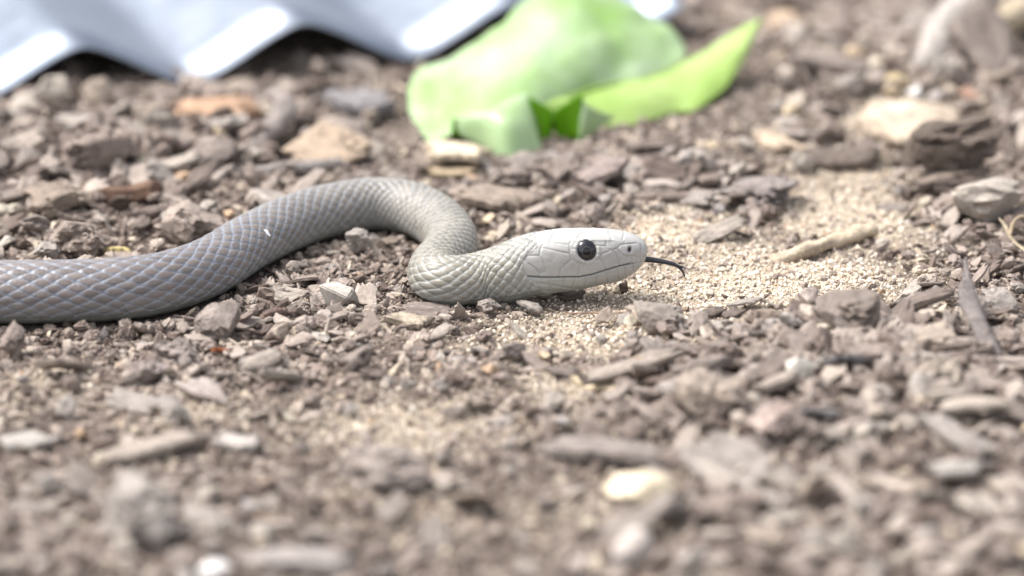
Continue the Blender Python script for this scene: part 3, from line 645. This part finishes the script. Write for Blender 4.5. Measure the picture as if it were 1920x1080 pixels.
# in front of the coil
hero('clod', 'soil_clod', (362, 562, 452, 645), (172, 160, 153), 'rounded grey-brown clod pressed up against the snake\'s flank', 'clod', seed=11, depth=.018)
hero('chip', 'wood_chip', (494, 536, 590, 577), (190, 180, 170), 'pitted grey wood chip beside the angular stone in the snake\'s loop', 'wood chip', thick=.0065, yaw=-.35, tilt=(.1, .12), seed=12, depth=.015)
hero('stone', 'stone', (598, 530, 674, 588), (206, 198, 190), 'pale angular stone lying in the opening of the snake\'s loop', 'stone', seed=13, depth=.014)
hero('chip', 'bark_shard', (482, 568, 552, 624), (158, 138, 130), 'brown upright bark shard leaning between pale chips', 'bark', thick=.0045, yaw=.5, tilt=(-.95, .1), seed=14, depth=.014)
hero('chip', 'wood_chip', (452, 566, 520, 606), (212, 200, 186), 'split pale wood chip behind the brown bark shard', 'wood chip', thick=.004, yaw=.9, tilt=(0, .2), seed=15, depth=.010)
hero('stone', 'stone', (570, 610, 622, 640), (196, 188, 180), 'small flat pale stone before the brown bark shard', 'stone', seed=16, depth=.014)
hero('clod', 'soil_clod', (288, 634, 378, 682), (166, 154, 148), 'flattish clod between the snake and the long tapered chip', 'clod', seed=17, depth=.02)
hero('chip', 'wood_chip', (436, 652, 532, 708), (182, 171, 163), 'thick blocky chip near the orange leaf scrap', 'wood chip', thick=.0075, yaw=.45, tilt=(.1, -.1), seed=18, depth=.013)
hero('chip', 'wood_chip', (316, 690, 462, 775), (196, 184, 178), 'long tapered light grey chip tilted over its own dark gap', 'wood chip', thick=.0045, yaw=-.75, tilt=(.25, .14), seed=19, depth=.013, lift=.002, point=.7)
hero('clod', 'soil_clod', (234, 668, 322, 722), (164, 152, 147), 'lumpy clod with a shaded hollow by the tapered chip', 'clod', seed=20, depth=.02)
hero('chip', 'leaf_scrap', (396, 645, 430, 672), (196, 122, 86), 'small curled orange-brown dead leaf scrap', 'leaf scrap', thick=.0025, yaw=.4, tilt=(-.5, .3), seed=21, depth=.007)
hero('chip', 'bark_piece', (752, 568, 860, 596), (160, 148, 142), 'flat bark piece under the bend of the snake\'s neck', 'bark', thick=.004, yaw=-.12, tilt=(.05, .03), seed=22, depth=.018)
hero('chip', 'wood_chip', (722, 585, 812, 618), (204, 190, 172), 'curved tan chip arched over a hollow below the snake\'s neck', 'wood chip', thick=.006, yaw=-.25, tilt=(.1, .1), seed=23, depth=.012)
hero('clod', 'soil_clod', (0, 605, 48, 680), (160, 146, 138), 'brown clod tucked below the snake at its straight length', 'clod', seed=24, depth=.014)
hero('clod', 'soil_clod', (220, 595, 255, 640), (170, 156, 148), 'knobbly little clod poking up against the belly scales', 'clod', seed=25, depth=.008)
hero('chip', 'wood_chip', (166, 612, 214, 648), (120, 114, 114), 'dark slate-grey chip under the belly scales', 'wood chip', thick=.004, yaw=.7, tilt=(0, -.3), seed=26, depth=.007)
hero('chip', 'wood_chip', (1040, 545, 1100, 562), (136, 124, 117), 'crumbling dark bark chip in the shade below the jaw', 'wood chip', thick=.004, yaw=.1, seed=27, depth=.008)
hero('clod', 'wood_stub', (1160, 528, 1180, 552), (122, 104, 94), 'tiny brown stub standing in the sand below the chin', 'wood stub', seed=28, depth=.005)
stick('straw', [(1058, 586, 1.5), (1120, 584.5, 1.7), (1200, 583, 1.7), (1270, 580, 1.8), (1332, 574, 2.2)], [.55, .8, .85, .8, .5], (196, 166, 146), 'flattened reddish dry straw lying on sand under the head', 'straw', flat=.5)
hero('clod', 'soil_clod', (1188, 562, 1284, 632), (168, 158, 150), 'bumpy clod sitting across the reddish straw', 'clod', seed=29, depth=.02)
hero('chip', 'wood_chip', (1312, 582, 1384, 642), (178, 168, 158), 'steep grey chip next to the straw\'s end', 'wood chip', thick=.006, yaw=.7, tilt=(-.4, .2), seed=30, depth=.012)
hero('chip', 'seed_husk', (1402, 570, 1484, 622), (150, 136, 126), 'dark hollow husk with a pale curled rim', 'husk', thick=.008, yaw=-.3, tilt=(-.3, .15), seed=31, depth=.013)
hero('clod', 'soil_clod', (1524, 544, 1650, 630), (150, 138, 130), 'large dark clod at the edge of the sand drift', 'clod', seed=32, depth=.022)
hero('chip', 'wood_chip', (1378, 600, 1450, 650), (140, 130, 124), 'dark flat chip propped beneath the hollow husk', 'wood chip', thick=.005, yaw=.3, tilt=(-.2, 0), seed=33, depth=.014)
hero('stone', 'husk_fragment', (1466, 652, 1554, 735), (240, 234, 224), 'torn white papery husk fragment on the mulch', 'husk', seed=34, depth=.010, k=.8)
hero('chip', 'slate_chip', (1532, 648, 1632, 710), (126, 122, 124), 'smooth dark slate chip beside the white husk', 'slate chip', thick=.005, yaw=.2, tilt=(-.5, 0), seed=35, depth=.022)
hero('clod', 'soil_clod', (1692, 600, 1800, 668), (180, 166, 154), 'broad tan-grey clod behind the forked splinter', 'clod', seed=36, depth=.022)
hero('clod', 'soil_clod', (1700, 666, 1810, 740), (182, 170, 158), 'smooth round clod in front of the forked splinter', 'clod', seed=37, depth=.024)
stick('splinter', [(1866, 712, 5), (1836, 650, 10), (1815, 596, 15), (1811, 560, 21), (1810, 520, 28)], [3.4, 4.4, 4.2, 2.2, .5], (150, 142, 140), 'tall grey splinter standing upright with a pointed tip', 'splinter', flat=.5, seed=4)
stick('fallen_stick', [(1452, 490, 3), (1500, 475, 3.5), (1560, 452, 4), (1610, 438, 4.5), (1640, 431, 4.5)], [3.0, 3.6, 3.4, 3.5, 3.2], (214, 197, 174), 'sand-coated tan stick lying in the sand drift', 'stick', seed=5, mat=M_CLOD, rough=.32)
hero('chip', 'wood_chip', (1286, 408, 1420, 452), (188, 178, 168), 'long thin chip tilted over a dark gap behind the tongue', 'wood chip', thick=.0035, yaw=.65, tilt=(.15, -.2), seed=38, depth=.012, lift=.004)
hero('clod', 'soil_clod', (1692, 214, 1878, 318), (120, 108, 100), 'big dark crumbly clod stacked on a slanted chip', 'clod', seed=39, depth=.03, lift=.012)
hero('chip', 'wood_chip', (1706, 300, 1856, 352), (156, 142, 132), 'slanted chip wedged beneath the big dark clod', 'wood chip', thick=.007, yaw=.25, tilt=(-.15, -.12), seed=40, depth=.028, lift=.004)
hero('clod', 'soil_clod', (1748, 330, 1862, 388), (108, 96, 90), 'dark clod at the foot of the slanted chip', 'clod', seed=41, depth=.022)
hero('smooth', 'stone', (1608, 194, 1800, 264), (218, 200, 180), 'broad smooth beige stone behind the big dark clod', 'stone', seed=42, depth=.07)
stick('branch', [(1738, 156, 4), (1752, 118, 8), (1778, 70, 14), (1815, 36, 20), (1870, 26, 20), (1960, 18, 20)], [8, 9, 9.5, 9, 8.5, 8], (218, 210, 204), 'bent pale grey branch with a broken brown end', 'branch', seed=6)
stick('root_fragment', [(1868, 78, 12), (1890, 66, 16), (1912, 52, 18), (1950, 36, 20)], [4.0, 8, 8.5, 8], (232, 216, 190), 'cream knobbly root fragment beside the pale branch', 'root', seed=7)
hero('chip', 'wood_chip', (1402, 236, 1518, 302), (226, 206, 184), 'pale tan chip sloping down near the torn leaf lobe', 'wood chip', thick=.007, yaw=-.95, tilt=(0, .1), seed=43, depth=.016)
hero('chip', 'bark_piece', (1490, 272, 1654, 328), (136, 124, 116), 'dark bark slab with a lighter dusty top before the beige stone', 'bark', thick=.010, yaw=.06, tilt=(.05, 0), seed=44, depth=.022)
hero('clod', 'rock', (1366, 328, 1502, 392), (156, 146, 142), 'flat grey rock between the bark slab and the snake\'s head', 'rock', seed=45, depth=.035, thick=.013)
hero('smooth', 'pebble', (1438, 18, 1510, 72), (214, 190, 166), 'tan pebble beyond the tip of the leaf', 'pebble', seed=46)
hero('smooth', 'pebble', (1584, 84, 1630, 132), (220, 198, 168), 'small tan pebble between leaf tip and pale branch', 'pebble', seed=47)
hero('smooth', 'pebble', (1660, 138, 1704, 170), (228, 208, 164), 'small yellowish pebble near the broken branch end', 'pebble', seed=48)
hero('smooth', 'pebble', (1634, 54, 1712, 88), (196, 190, 188), 'flat light grey stone near the pale branch', 'stone', seed=49)
hero('stone', 'pebble', (1700, 162, 1728, 190), (244, 242, 240), 'tiny white pebble below the broken branch end', 'pebble', seed=50, k=.8)
hero('stone', 'pebble', (1798, 160, 1840, 190), (206, 168, 148), 'pinkish pebble beside the beige stone', 'pebble', seed=51)
# behind the coil, below the sheet
hero('chip', 'tile_shard', (304, 172, 498, 242), (216, 180, 152), 'orange-tan broken tile shard below the metal sheet', 'shard', thick=.012, yaw=.1, tilt=(-.15, 0), seed=52, depth=.055)
stick('curved_stick', [(462, 305, 3), (500, 262, 7), (530, 226, 12), (532, 200, 15), (505, 186, 16)], [3.5, 5.5, 6, 5, 3], (176, 166, 162), 'curved grey stick hooked round the orange tile shard', 'stick', seed=8)
hero('clod', 'soil_clod', (88, 204, 258, 340), (160, 146, 138), 'biggest lumpy brown clod in front of the metal sheet', 'clod', seed=53, depth=.04)
hero('chip', 'flat_rock', (-30, 236, 100, 316), (190, 178, 168), 'slanted pale flat rock next to the biggest clod', 'rock', thick=.014, yaw=.3, tilt=(-.2, -.15), seed=54, depth=.04)
hero('clod', 'soil_clod', (34, 336, 168, 410), (158, 144, 132), 'nubbly clod between the brown bark strip and cream peel', 'clod', seed=55, depth=.03)
hero('chip', 'bark_strip', (172, 334, 306, 392), (150, 122, 106), 'reddish-brown bark strip lying behind the snake', 'bark', thick=.010, yaw=.3, tilt=(-.3, -.05), seed=56, depth=.016)
hero('clod', 'soil_clod', (90, 406, 198, 484), (168, 154, 144), 'boulder-like clod close behind the snake\'s straight length', 'clod', seed=57, depth=.024)
hero('clod', 'soil_clod', (298, 384, 422, 466), (178, 164, 154), 'twin-humped clod touching the start of the loop', 'clod', seed=58, depth=.026)
hero('chip', 'bark_peel', (-16, 372, 38, 420), (236, 226, 208), 'cream peel of bark with a torn edge', 'bark', thick=.006, yaw=.3, tilt=(-.5, 0), seed=59, depth=.016, k=.75)
hero('chip', 'dry_flower', (192, 456, 248, 488), (238, 218, 160), 'yellowish ragged dried flower head behind the snake', 'flower', thick=.005, yaw=.2, tilt=(-.4, .1), seed=60, depth=.008)
stick('grey_stick', [(440, 338, 3), (520, 328, 4), (590, 320, 5), (640, 312, 6)], [3.2, 3.8, 3.5, 2.8], (182, 174, 170), 'straight grey stick lying behind the crest of the loop', 'stick', seed=9)
hero('clod', 'rock', (526, 232, 706, 312), (196, 176, 156), 'tan domed rock behind the crest of the loop', 'rock', seed=61, depth=.045)
hero('chip', 'flat_rock', (606, 162, 740, 224), (168, 164, 166), 'flat bluish-grey rock between tan rock and leaf', 'rock', thick=.013, yaw=.1, tilt=(-.1, 0), seed=62, depth=.045)
hero('chip', 'wood_chip', (794, 254, 926, 314), (236, 220, 196), 'cream chip with dark gap under it, below the leaf', 'wood chip', thick=.008, yaw=.1, tilt=(-.12, .08), seed=63, depth=.035, lift=.004, k=.75)
hero('chip', 'wood_chip', (800, 306, 900, 336), (222, 202, 172), 'narrow yellowish-tan chip below the cream chip', 'wood chip', thick=.005, yaw=.1, seed=64, depth=.016)
hero('chip', 'bark_piece', (852, 338, 1018, 404), (176, 162, 150), 'long flat bark piece beside the outer bend of the loop', 'bark', thick=.008, yaw=-.5, tilt=(.1, .05), seed=65, depth=.022, lift=.003)
hero('chip', 'bark_piece', (1062, 280, 1182, 366), (172, 158, 152), 'wide bark plate tilted up over a deep shadow', 'bark', thick=.007, yaw=.7, tilt=(-.2, -.25), seed=66, depth=.024, lift=.006)
hero('chip', 'wood_chip', (1188, 296, 1300, 348), (124, 110, 104), 'dark ragged chip next to the tilted bark plate', 'wood chip', thick=.008, yaw=-.5, tilt=(.2, .2), seed=67, depth=.02, lift=.003)
hero('chip', 'wood_chip', (1190, 345, 1290, 384), (150, 138, 130), 'brown-grey chip lying under the dark ragged chip', 'wood chip', thick=.006, yaw=-.15, seed=68, depth=.018)
# out-of-focus foreground
hero('clod', 'rock', (180, 880, 335, 1045), (196, 187, 180), 'blocky pale grey rock in the mulch', 'rock', seed=69, depth=.03)
hero('smooth', 'stone', (1128, 882, 1276, 946), (244, 228, 202), 'smooth cream stone in the mulch', 'stone', seed=70, depth=.03, k=.56)
hero('clod', 'soil_clod', (1404, 752, 1520, 836), (190, 172, 164), 'pinkish triangular clod in the mulch heap', 'clod', seed=71, depth=.025)
hero('smooth', 'pebble', (1146, 985, 1226, 1075), (208, 198, 192), 'whitish standing pebble in the mulch', 'pebble', seed=72)
hero('chip', 'wood_chip', (1064, 704, 1190, 740), (238, 220, 190), 'straw-coloured flat chip next to the wiry tendril', 'wood chip', thick=.004, yaw=-.15, seed=73, depth=.016, k=.75)
hero('clod', 'soil_clod', (636, 834, 808, 926), (174, 162, 155), 'low grey clod standing alone on fine gravel', 'clod', seed=74, depth=.03)
hero('smooth', 'pebble', (366, 1050, 440, 1100), (226, 222, 220), 'clean white pebble in the mulch', 'pebble', seed=75, k=.8)
hero('chip', 'wood_chip', (1740, 856, 1862, 900), (192, 186, 180), 'light grey chip bridging a black hollow', 'wood chip', thick=.005, yaw=.1, tilt=(-.1, 0), seed=76, depth=.02, lift=.008)
hero('chip', 'wood_chip', (1060, 652, 1290, 726), (186, 174, 164), 'long bark chip raised over a dark gap by the tendril', 'wood chip', thick=.006, yaw=.55, tilt=(-.1, -.1), seed=77, depth=.016, lift=.004)
hero('chip', 'wood_chip', (1010, 800, 1260, 890), (172, 162, 156), 'longest grey slab of wood in the mulch', 'wood chip', thick=.009, yaw=-.25, tilt=(-.1, 0), seed=78, depth=.024)
stick('tendril', [(1170, 720, 1), (1176, 694, 6), (1198, 684, 9), (1218, 696, 6), (1212, 716, 2)], [.5, .6, .6, .6, .4], (206, 180, 150), 'thin wiry tan tendril curled into a loop', 'tendril', rings=50, nseg=8)
stick('dry_grass', [(1874, 408, 14), (1886, 424, 12), (1896, 446, 8), (1925, 470, 4), (1960, 486, 3)], [.4, .9, 1.1, 1.0, .8], (222, 206, 178), 'curled pale dry grass blade by the sand', 'grass blade', rings=50, nseg=8, flat=.6)
stick('dry_grass', [(1892, 440, 9), (1900, 416, 14), (1915, 404, 17), (1950, 412, 14)], [.9, 1.0, .9, .6], (214, 196, 166), 'short arched dry grass blade crossing the curled one', 'grass blade', rings=40, nseg=8, flat=.6)
stick('rootlet', [(668, 545, 3), (690, 552, 3.2), (704, 562, 3)], [.22, .25, .2], (226, 220, 212), 'fine white rootlet beside the angular stone', 'rootlet', rings=20, nseg=6)

# ------------------------------------------------------------------ loose individuals scattered through the mulch
rng = np.random.default_rng(77); random.seed(5)
CLODS = [clod_shape('soil_clod', 200 + i, 3, .46, 10, False) for i in range(9)]; CHIPS = [chip_shape('wood_chip', 300 + i, 14, 7, jag=.28, taper=.5, point=(.6 if i % 3 == 0 else 0)) for i in range(12)]
STONES = [stone_shape('pebble', 400 + i, 11) for i in range(6)]
for m in CLODS: m.materials.append(M_CLOD)
for m in CHIPS: m.materials.append(M_WOOD)
for m in STONES: m.materials.append(M_STONE)
def m_unit(src, name):   # the same material for unit-sized shapes scaled per object: generated-size noise
    m = src.copy(); m.name = name
    for n in m.node_tree.nodes:
        if n.type == 'TEX_NOISE': n.inputs['Scale'].default_value *= (.012 if n.inputs['Scale'].default_value > 5 else 1)
        if n.type == 'MAPPING': n.inputs['Scale'].default_value = (.7, 5.5, 3)
        if n.type == 'BUMP': n.inputs['Distance'].default_value = .0010
    return m
for L_, nm in ((CLODS, 'soil_clod_loose'), (CHIPS, 'weathered_wood_loose'), (STONES, 'stone_loose')):
    mu = m_unit(L_[0].materials[0], nm)
    for m in L_: m.materials[0] = mu
HX = np.array([h[0] for h in HEROES]); HYY = np.array([h[1] for h in HEROES]); HR = np.array([h[2] for h in HEROES])
ZONES = [('front', (-60, 700, 1980, 1110), 'in the mulch well in front of the snake'),
         ('near', (-60, 575, 900, 700), 'just in front of the snake\'s belly'), ('sandside', (900, 560, 1980, 700), 'in the mulch edging the sand drift'),
         ('loop', (430, 440, 790, 560), 'inside the snake\'s loop'), ('back', (-60, 180, 800, 500), 'between the snake and the metal sheet'),
         ('leafside', (800, 200, 1400, 430), 'between the leaf and the snake\'s head'), ('far', (1330, -40, 1980, 420), 'on the soil beyond the sand drift'),
         ('under', (-60, 120, 800, 190), 'on the shaded soil by the metal sheet')]
COUNT = {'front': (120, 80, 26), 'near': (34, 36, 10), 'sandside': (48, 34, 10), 'loop': (18, 22, 6), 'back': (30, 44, 12), 'leafside': (34, 28, 10), 'far': (32, 34, 18), 'under': (8, 16, 5)}
TINT = [(172, 162, 155), (158, 146, 139), (186, 177, 170), (146, 133, 126), (178, 164, 152), (194, 184, 174)]
PTINT = [(226, 206, 178), (208, 198, 188), (236, 224, 204), (190, 182, 178), (214, 184, 156)]
TWORD = ('grey', 'brown-grey', 'light grey', 'dark brown', 'tan', 'pale'); PWORD = ('sandy', 'greyish', 'cream', 'grey', 'orange-tan')
placed = []
V0, V1 = at_z(365, 163, .003), at_z(772, 122, .003)
def sheet_gap(x, y):
    e = (V1 - V0)[:2]; e = e / np.linalg.norm(e)
    return -9 if (x - V0[0]) * e[0] + (y - V0[1]) * e[1] > .29 else -(x - V0[0]) * e[1] + (y - V0[1]) * e[0]
def free(x, y, r, snake_gap=.001):
    if float(snake_dist(np.array([x]), np.array([y]))[0]) < r * .8 + snake_gap: return False
    if len(HX) and np.any(np.hypot(HX - x, HYY - y) < HR * .75 + r * .5): return False
    for (a, b, c) in placed:
        if (a - x) ** 2 + (b - y) ** 2 < ((c + r) * .56) ** 2: return False
    return True
for zn, (x0, y0, x1, y1), phrase in ZONES:
    for kind, n in zip(('chip', 'clod', 'pebble'), COUNT[zn]):
        done = 0; tries = 0
        while done < n and tries < n * 60:
            tries += 1; p = at_z(rng.uniform(x0, x1), rng.uniform(y0, y1), 0)
            if sheet_gap(p[0], p[1]) > -.016: continue
            sa = float(sand_at(np.array([p[0]]), np.array([p[1]]))[0])
            if kind != 'pebble' and rng.random() < sa * 1.1: continue
            if abs(p[0] - LEAF[0]) < .10 and -.05 < p[1] - LEAF[1] < .16: continue
            ca = float(coarse_at(np.array([p[0]]), np.array([p[1]]))[0])
            if rng.random() > ca + .25: continue
            big = {'front': 1.25 if p[0] > .05 else 1.05, 'sandside': .95, 'far': 1.25, 'back': 1.45, 'under': .7, 'leafside': 1.1}.get(zn, .72)
            if kind == 'chip': l = rng.uniform(.009, .026) * big * (.65 + .5 * ca) * (1 + .8 * (rng.random() < .30) * (zn not in ('near', 'loop'))); sz = (l, l * rng.uniform(.3, .65), l * rng.uniform(.10, .22))
            elif kind == 'clod': l = rng.uniform(.006, .016) * big * (.65 + .55 * ca) * (1 + .9 * (rng.random() < .3) * (zn not in ('near', 'loop'))); sz = (l, l * rng.uniform(.75, 1), l * rng.uniform(.5, .8))
            else: l = rng.uniform(.004, .009) * big; sz = (l, l * rng.uniform(.7, 1), l * rng.uniform(.5, .8))
            r = l * .5
            if not free(p[0], p[1], r): continue
            L_ = {'chip': CHIPS, 'clod': CLODS, 'pebble': STONES}[kind]; nm = {'chip': 'wood_chip', 'clod': 'soil_clod', 'pebble': 'pebble'}[kind]
            o = bpy.data.objects.new(nm, L_[int(rng.integers(len(L_)))]); COL.objects.link(o)
            ti = int(rng.integers(5 if kind == 'pebble' else 6))
            t = (rng.normal(0, .22), rng.normal(0, .22)) if kind == 'chip' else (rng.uniform(-.5, .5), rng.uniform(-.5, .5))
            fit(o, sz, (p[0], p[1], gh(p[0], p[1]) + sz[2] * .36 + rng.uniform(0, .004) * (zn not in ('loop', 'near')) + (abs(t[1]) * sz[0] * .25 if kind == 'chip' else 0)), rng.uniform(0, 6.28), t, lin(*(PTINT if kind == 'pebble' else TINT)[ti], ALB))
            if kind == 'chip': word = f"loose {TWORD[ti]} {'pointed' if CHIPS.index(o.data) % 3 == 0 else 'blunt'} wood chip"
            elif kind == 'clod': word = f'loose {TWORD[ti]} clod'
            else: word = f'little {PWORD[ti]} pebble'
            tag(o, f'{word} {phrase}', {'chip': 'wood chip', 'clod': 'clod', 'pebble': 'pebble'}[kind], f'{word}s {phrase}')
            placed.append((p[0], p[1], r)); done += 1

# ------------------------------------------------------------------ crumbs and sand: what nobody could count
def proto(name, meshes, mat):
    c = bpy.data.collections.new(name)
    for i, m in enumerate(meshes):
        m.materials.clear(); m.materials.append(mat); o = bpy.data.objects.new(f'{name}_{i:02d}', m); c.objects.link(o)
    return c
def scatter(name, pts, rot, scl, idx, coll, label, cat):
    me = bpy.data.meshes.new(name); me.vertices.add(len(pts)); me.vertices.foreach_set('co', np.asarray(pts, np.float32).ravel())
    for nm, ty, key, d in (('rot', 'FLOAT_VECTOR', 'vector', rot), ('scl', 'FLOAT_VECTOR', 'vector', scl), ('idx', 'INT', 'value', idx)):
        a = me.attributes.new(nm, ty, 'POINT'); a.data.foreach_set(key, np.asarray(d, np.int32 if ty == 'INT' else np.float32).ravel())
    o = obj(name, me); ng = bpy.data.node_groups.new(name, 'GeometryNodeTree')
    ng.interface.new_socket('Geometry', in_out='INPUT', socket_type='NodeSocketGeometry'); ng.interface.new_socket('Geometry', in_out='OUTPUT', socket_type='NodeSocketGeometry')
    N = ng.nodes; gi, go = N.new('NodeGroupInput'), N.new('NodeGroupOutput'); ip = N.new('GeometryNodeInstanceOnPoints'); ci = N.new('GeometryNodeCollectionInfo')
    ci.inputs['Collection'].default_value = coll; ci.inputs['Separate Children'].default_value = True; ci.inputs['Reset Children'].default_value = True
    ip.inputs['Pick Instance'].default_value = True
    def na(nm, ty):
        x = N.new('GeometryNodeInputNamedAttribute'); x.data_type = ty; x.inputs['Name'].default_value = nm; return [q for q in x.outputs if q.enabled][0]
    lk = ng.links.new; lk(gi.outputs[0], ip.inputs['Points']); lk(ci.outputs[0], ip.inputs['Instance']); lk(na('idx', 'INT'), ip.inputs['Instance Index'])
    er = N.new('FunctionNodeEulerToRotation'); lk(na('rot', 'FLOAT_VECTOR'), er.inputs[0]); lk(er.outputs[0], ip.inputs['Rotation']); lk(na('scl', 'FLOAT_VECTOR'), ip.inputs['Scale']); lk(ip.outputs[0], go.inputs[0])
    o.modifiers.new('scatter', 'NODES').node_group = ng
    return tag(o, label, cat, kind='stuff')
def rnd_pts(n, x0=-.36, x1=.36, y0=-.42, y1=.66): return rng.uniform(x0, x1, n), rng.uniform(y0, y1, n)
# soil crumbs and slivers
crumbs = [clod_shape('crumb', 500 + i, 2, .5, 10, False) for i in range(8)] + [chip_shape('sliver', 520 + i, 6, 4, .4, .6) for i in range(10)]
CC = proto('soil_crumbs_source', crumbs, M_CRUMB)
x, y = rnd_pts(150000); s = sand_at(x, y); keep = rng.random(len(x)) > s * .80; x, y, s = x[keep], y[keep], s[keep]
n = len(x); size = .0009 * (1 - rng.random(n)) ** (-.58); size = np.clip(size, .0009, .0040 + .005 * coarse_at(x, y)) * np.where(s > .4, .7, 1.0)
idx = rng.integers(0, 18, n); isl = idx >= 8
scl = np.stack([size * np.where(isl, 1.7, 1), size * rng.uniform(.6, 1, n), size * np.where(isl, .35, rng.uniform(.5, .85, n))], -1) * .62
sdv = snake_dist(x, y); z = ground_h(x, y) + scl[:, 2] * rng.uniform(.1, 1.1, n); ok = sdv > -.006
rot = np.stack([rng.normal(0, .5, n), rng.normal(0, .5, n), rng.uniform(0, 6.28, n)], -1)
scatter('soil_crumbs', np.stack([x, y, z], -1)[ok], rot[ok], scl[ok], idx[ok], CC, 'loose soil crumbs and bark slivers covering the ground', 'soil')
# the same soil going on beyond the stretch around the snake, coarser and thinner with distance
x, y = rng.normal(0, .75, 60000), rng.normal(.1, .75, 60000); out = (np.abs(x) > .355) | (y < -.415) | (y > .655); out &= rng.random(60000) > sand_at(x, y) * .8; x, y = x[out], y[out]; n = len(x)
size = np.clip(.0022 * (1 - rng.random(n)) ** (-.5), .0022, .010); idx = rng.integers(0, 18, n); isl = idx >= 8
scl = np.stack([size * np.where(isl, 1.6, 1), size * rng.uniform(.6, 1, n), size * np.where(isl, .35, .7)], -1) * .8
scatter('outlying_crumbs', np.stack([x, y, ground_h(x, y) + scl[:, 2] * .5], -1), np.stack([rng.normal(0, .4, n), rng.normal(0, .4, n), rng.uniform(0, 6.28, n)], -1), scl, idx, CC, 'coarse soil crumbs spread over the ground further off', 'soil')
# mid-sized bark mulch lying between the larger chips
MCH = proto('bark_mulch_source', [chip_shape('mulch', 700 + i, 10, 6, .35, .5, .15, .6 if i % 2 else 0) for i in range(10)] + [clod_shape('mulch', 720 + i, 3, .45, 9, False) for i in range(6)], M_MULCH)
x, y = rnd_pts(12000); s = sand_at(x, y); sdv = snake_dist(x, y); keep = (rng.random(len(x)) > s * 1.5) & (sdv > .006) & (rng.random(len(x)) < coarse_at(x, y) * 1.1); x, y = x[keep], y[keep]; n = len(x)
idx = rng.integers(0, 16, n); isl = idx < 10; size = rng.uniform(.003, .0075, n) * (1 + .45 * (y > .10) + .35 * ((x > .05) & (y < -.03))) * np.where(isl, 1, .75)
scl = np.stack([size * np.where(isl, 1.35, 1), size * np.where(isl, rng.uniform(.4, .8, n), .9), size * np.where(isl, rng.uniform(.14, .3, n), .6)], -1)
scatter('bark_mulch', np.stack([x, y, ground_h(x, y) + scl[:, 2] * .7 + rng.uniform(0, .004, n)], -1), np.stack([rng.normal(0, .42, n), rng.normal(0, .42, n), rng.uniform(0, 6.28, n)], -1), scl, idx, MCH, 'small bark and clod pieces mixed through the mulch', 'mulch')
# sand grains on the drifts
grains = [clod_shape('grain', 600 + i, 1, .2, 3) for i in range(5)]; GC = proto('sand_grains_source', grains, M_SAND)
x, y = rnd_pts(560000, -.3, .34, -.34, .45); s = sand_at(x, y); keep = rng.random(len(x)) < np.clip(s * 1.15 - .10, .0, 1); x, y = x[keep], y[keep]; n = len(x)
size = .00022 * (1 - rng.random(n)) ** (-.5); size = np.clip(size, .00022, .0010); scl = size[:, None] * rng.uniform(.7, 1.1, (n, 3)); z = ground_h(x, y) + scl[:, 2] * rng.uniform(.2, 1.2, n)
scatter('sand_grains', np.stack([x, y, z], -1), rng.uniform(0, 6.28, (n, 3)), scl, rng.integers(0, 5, n), GC, 'fine pale sand grains drifted over the soil', 'sand')
print('crumbs', int(ok.sum()), 'sand', n)
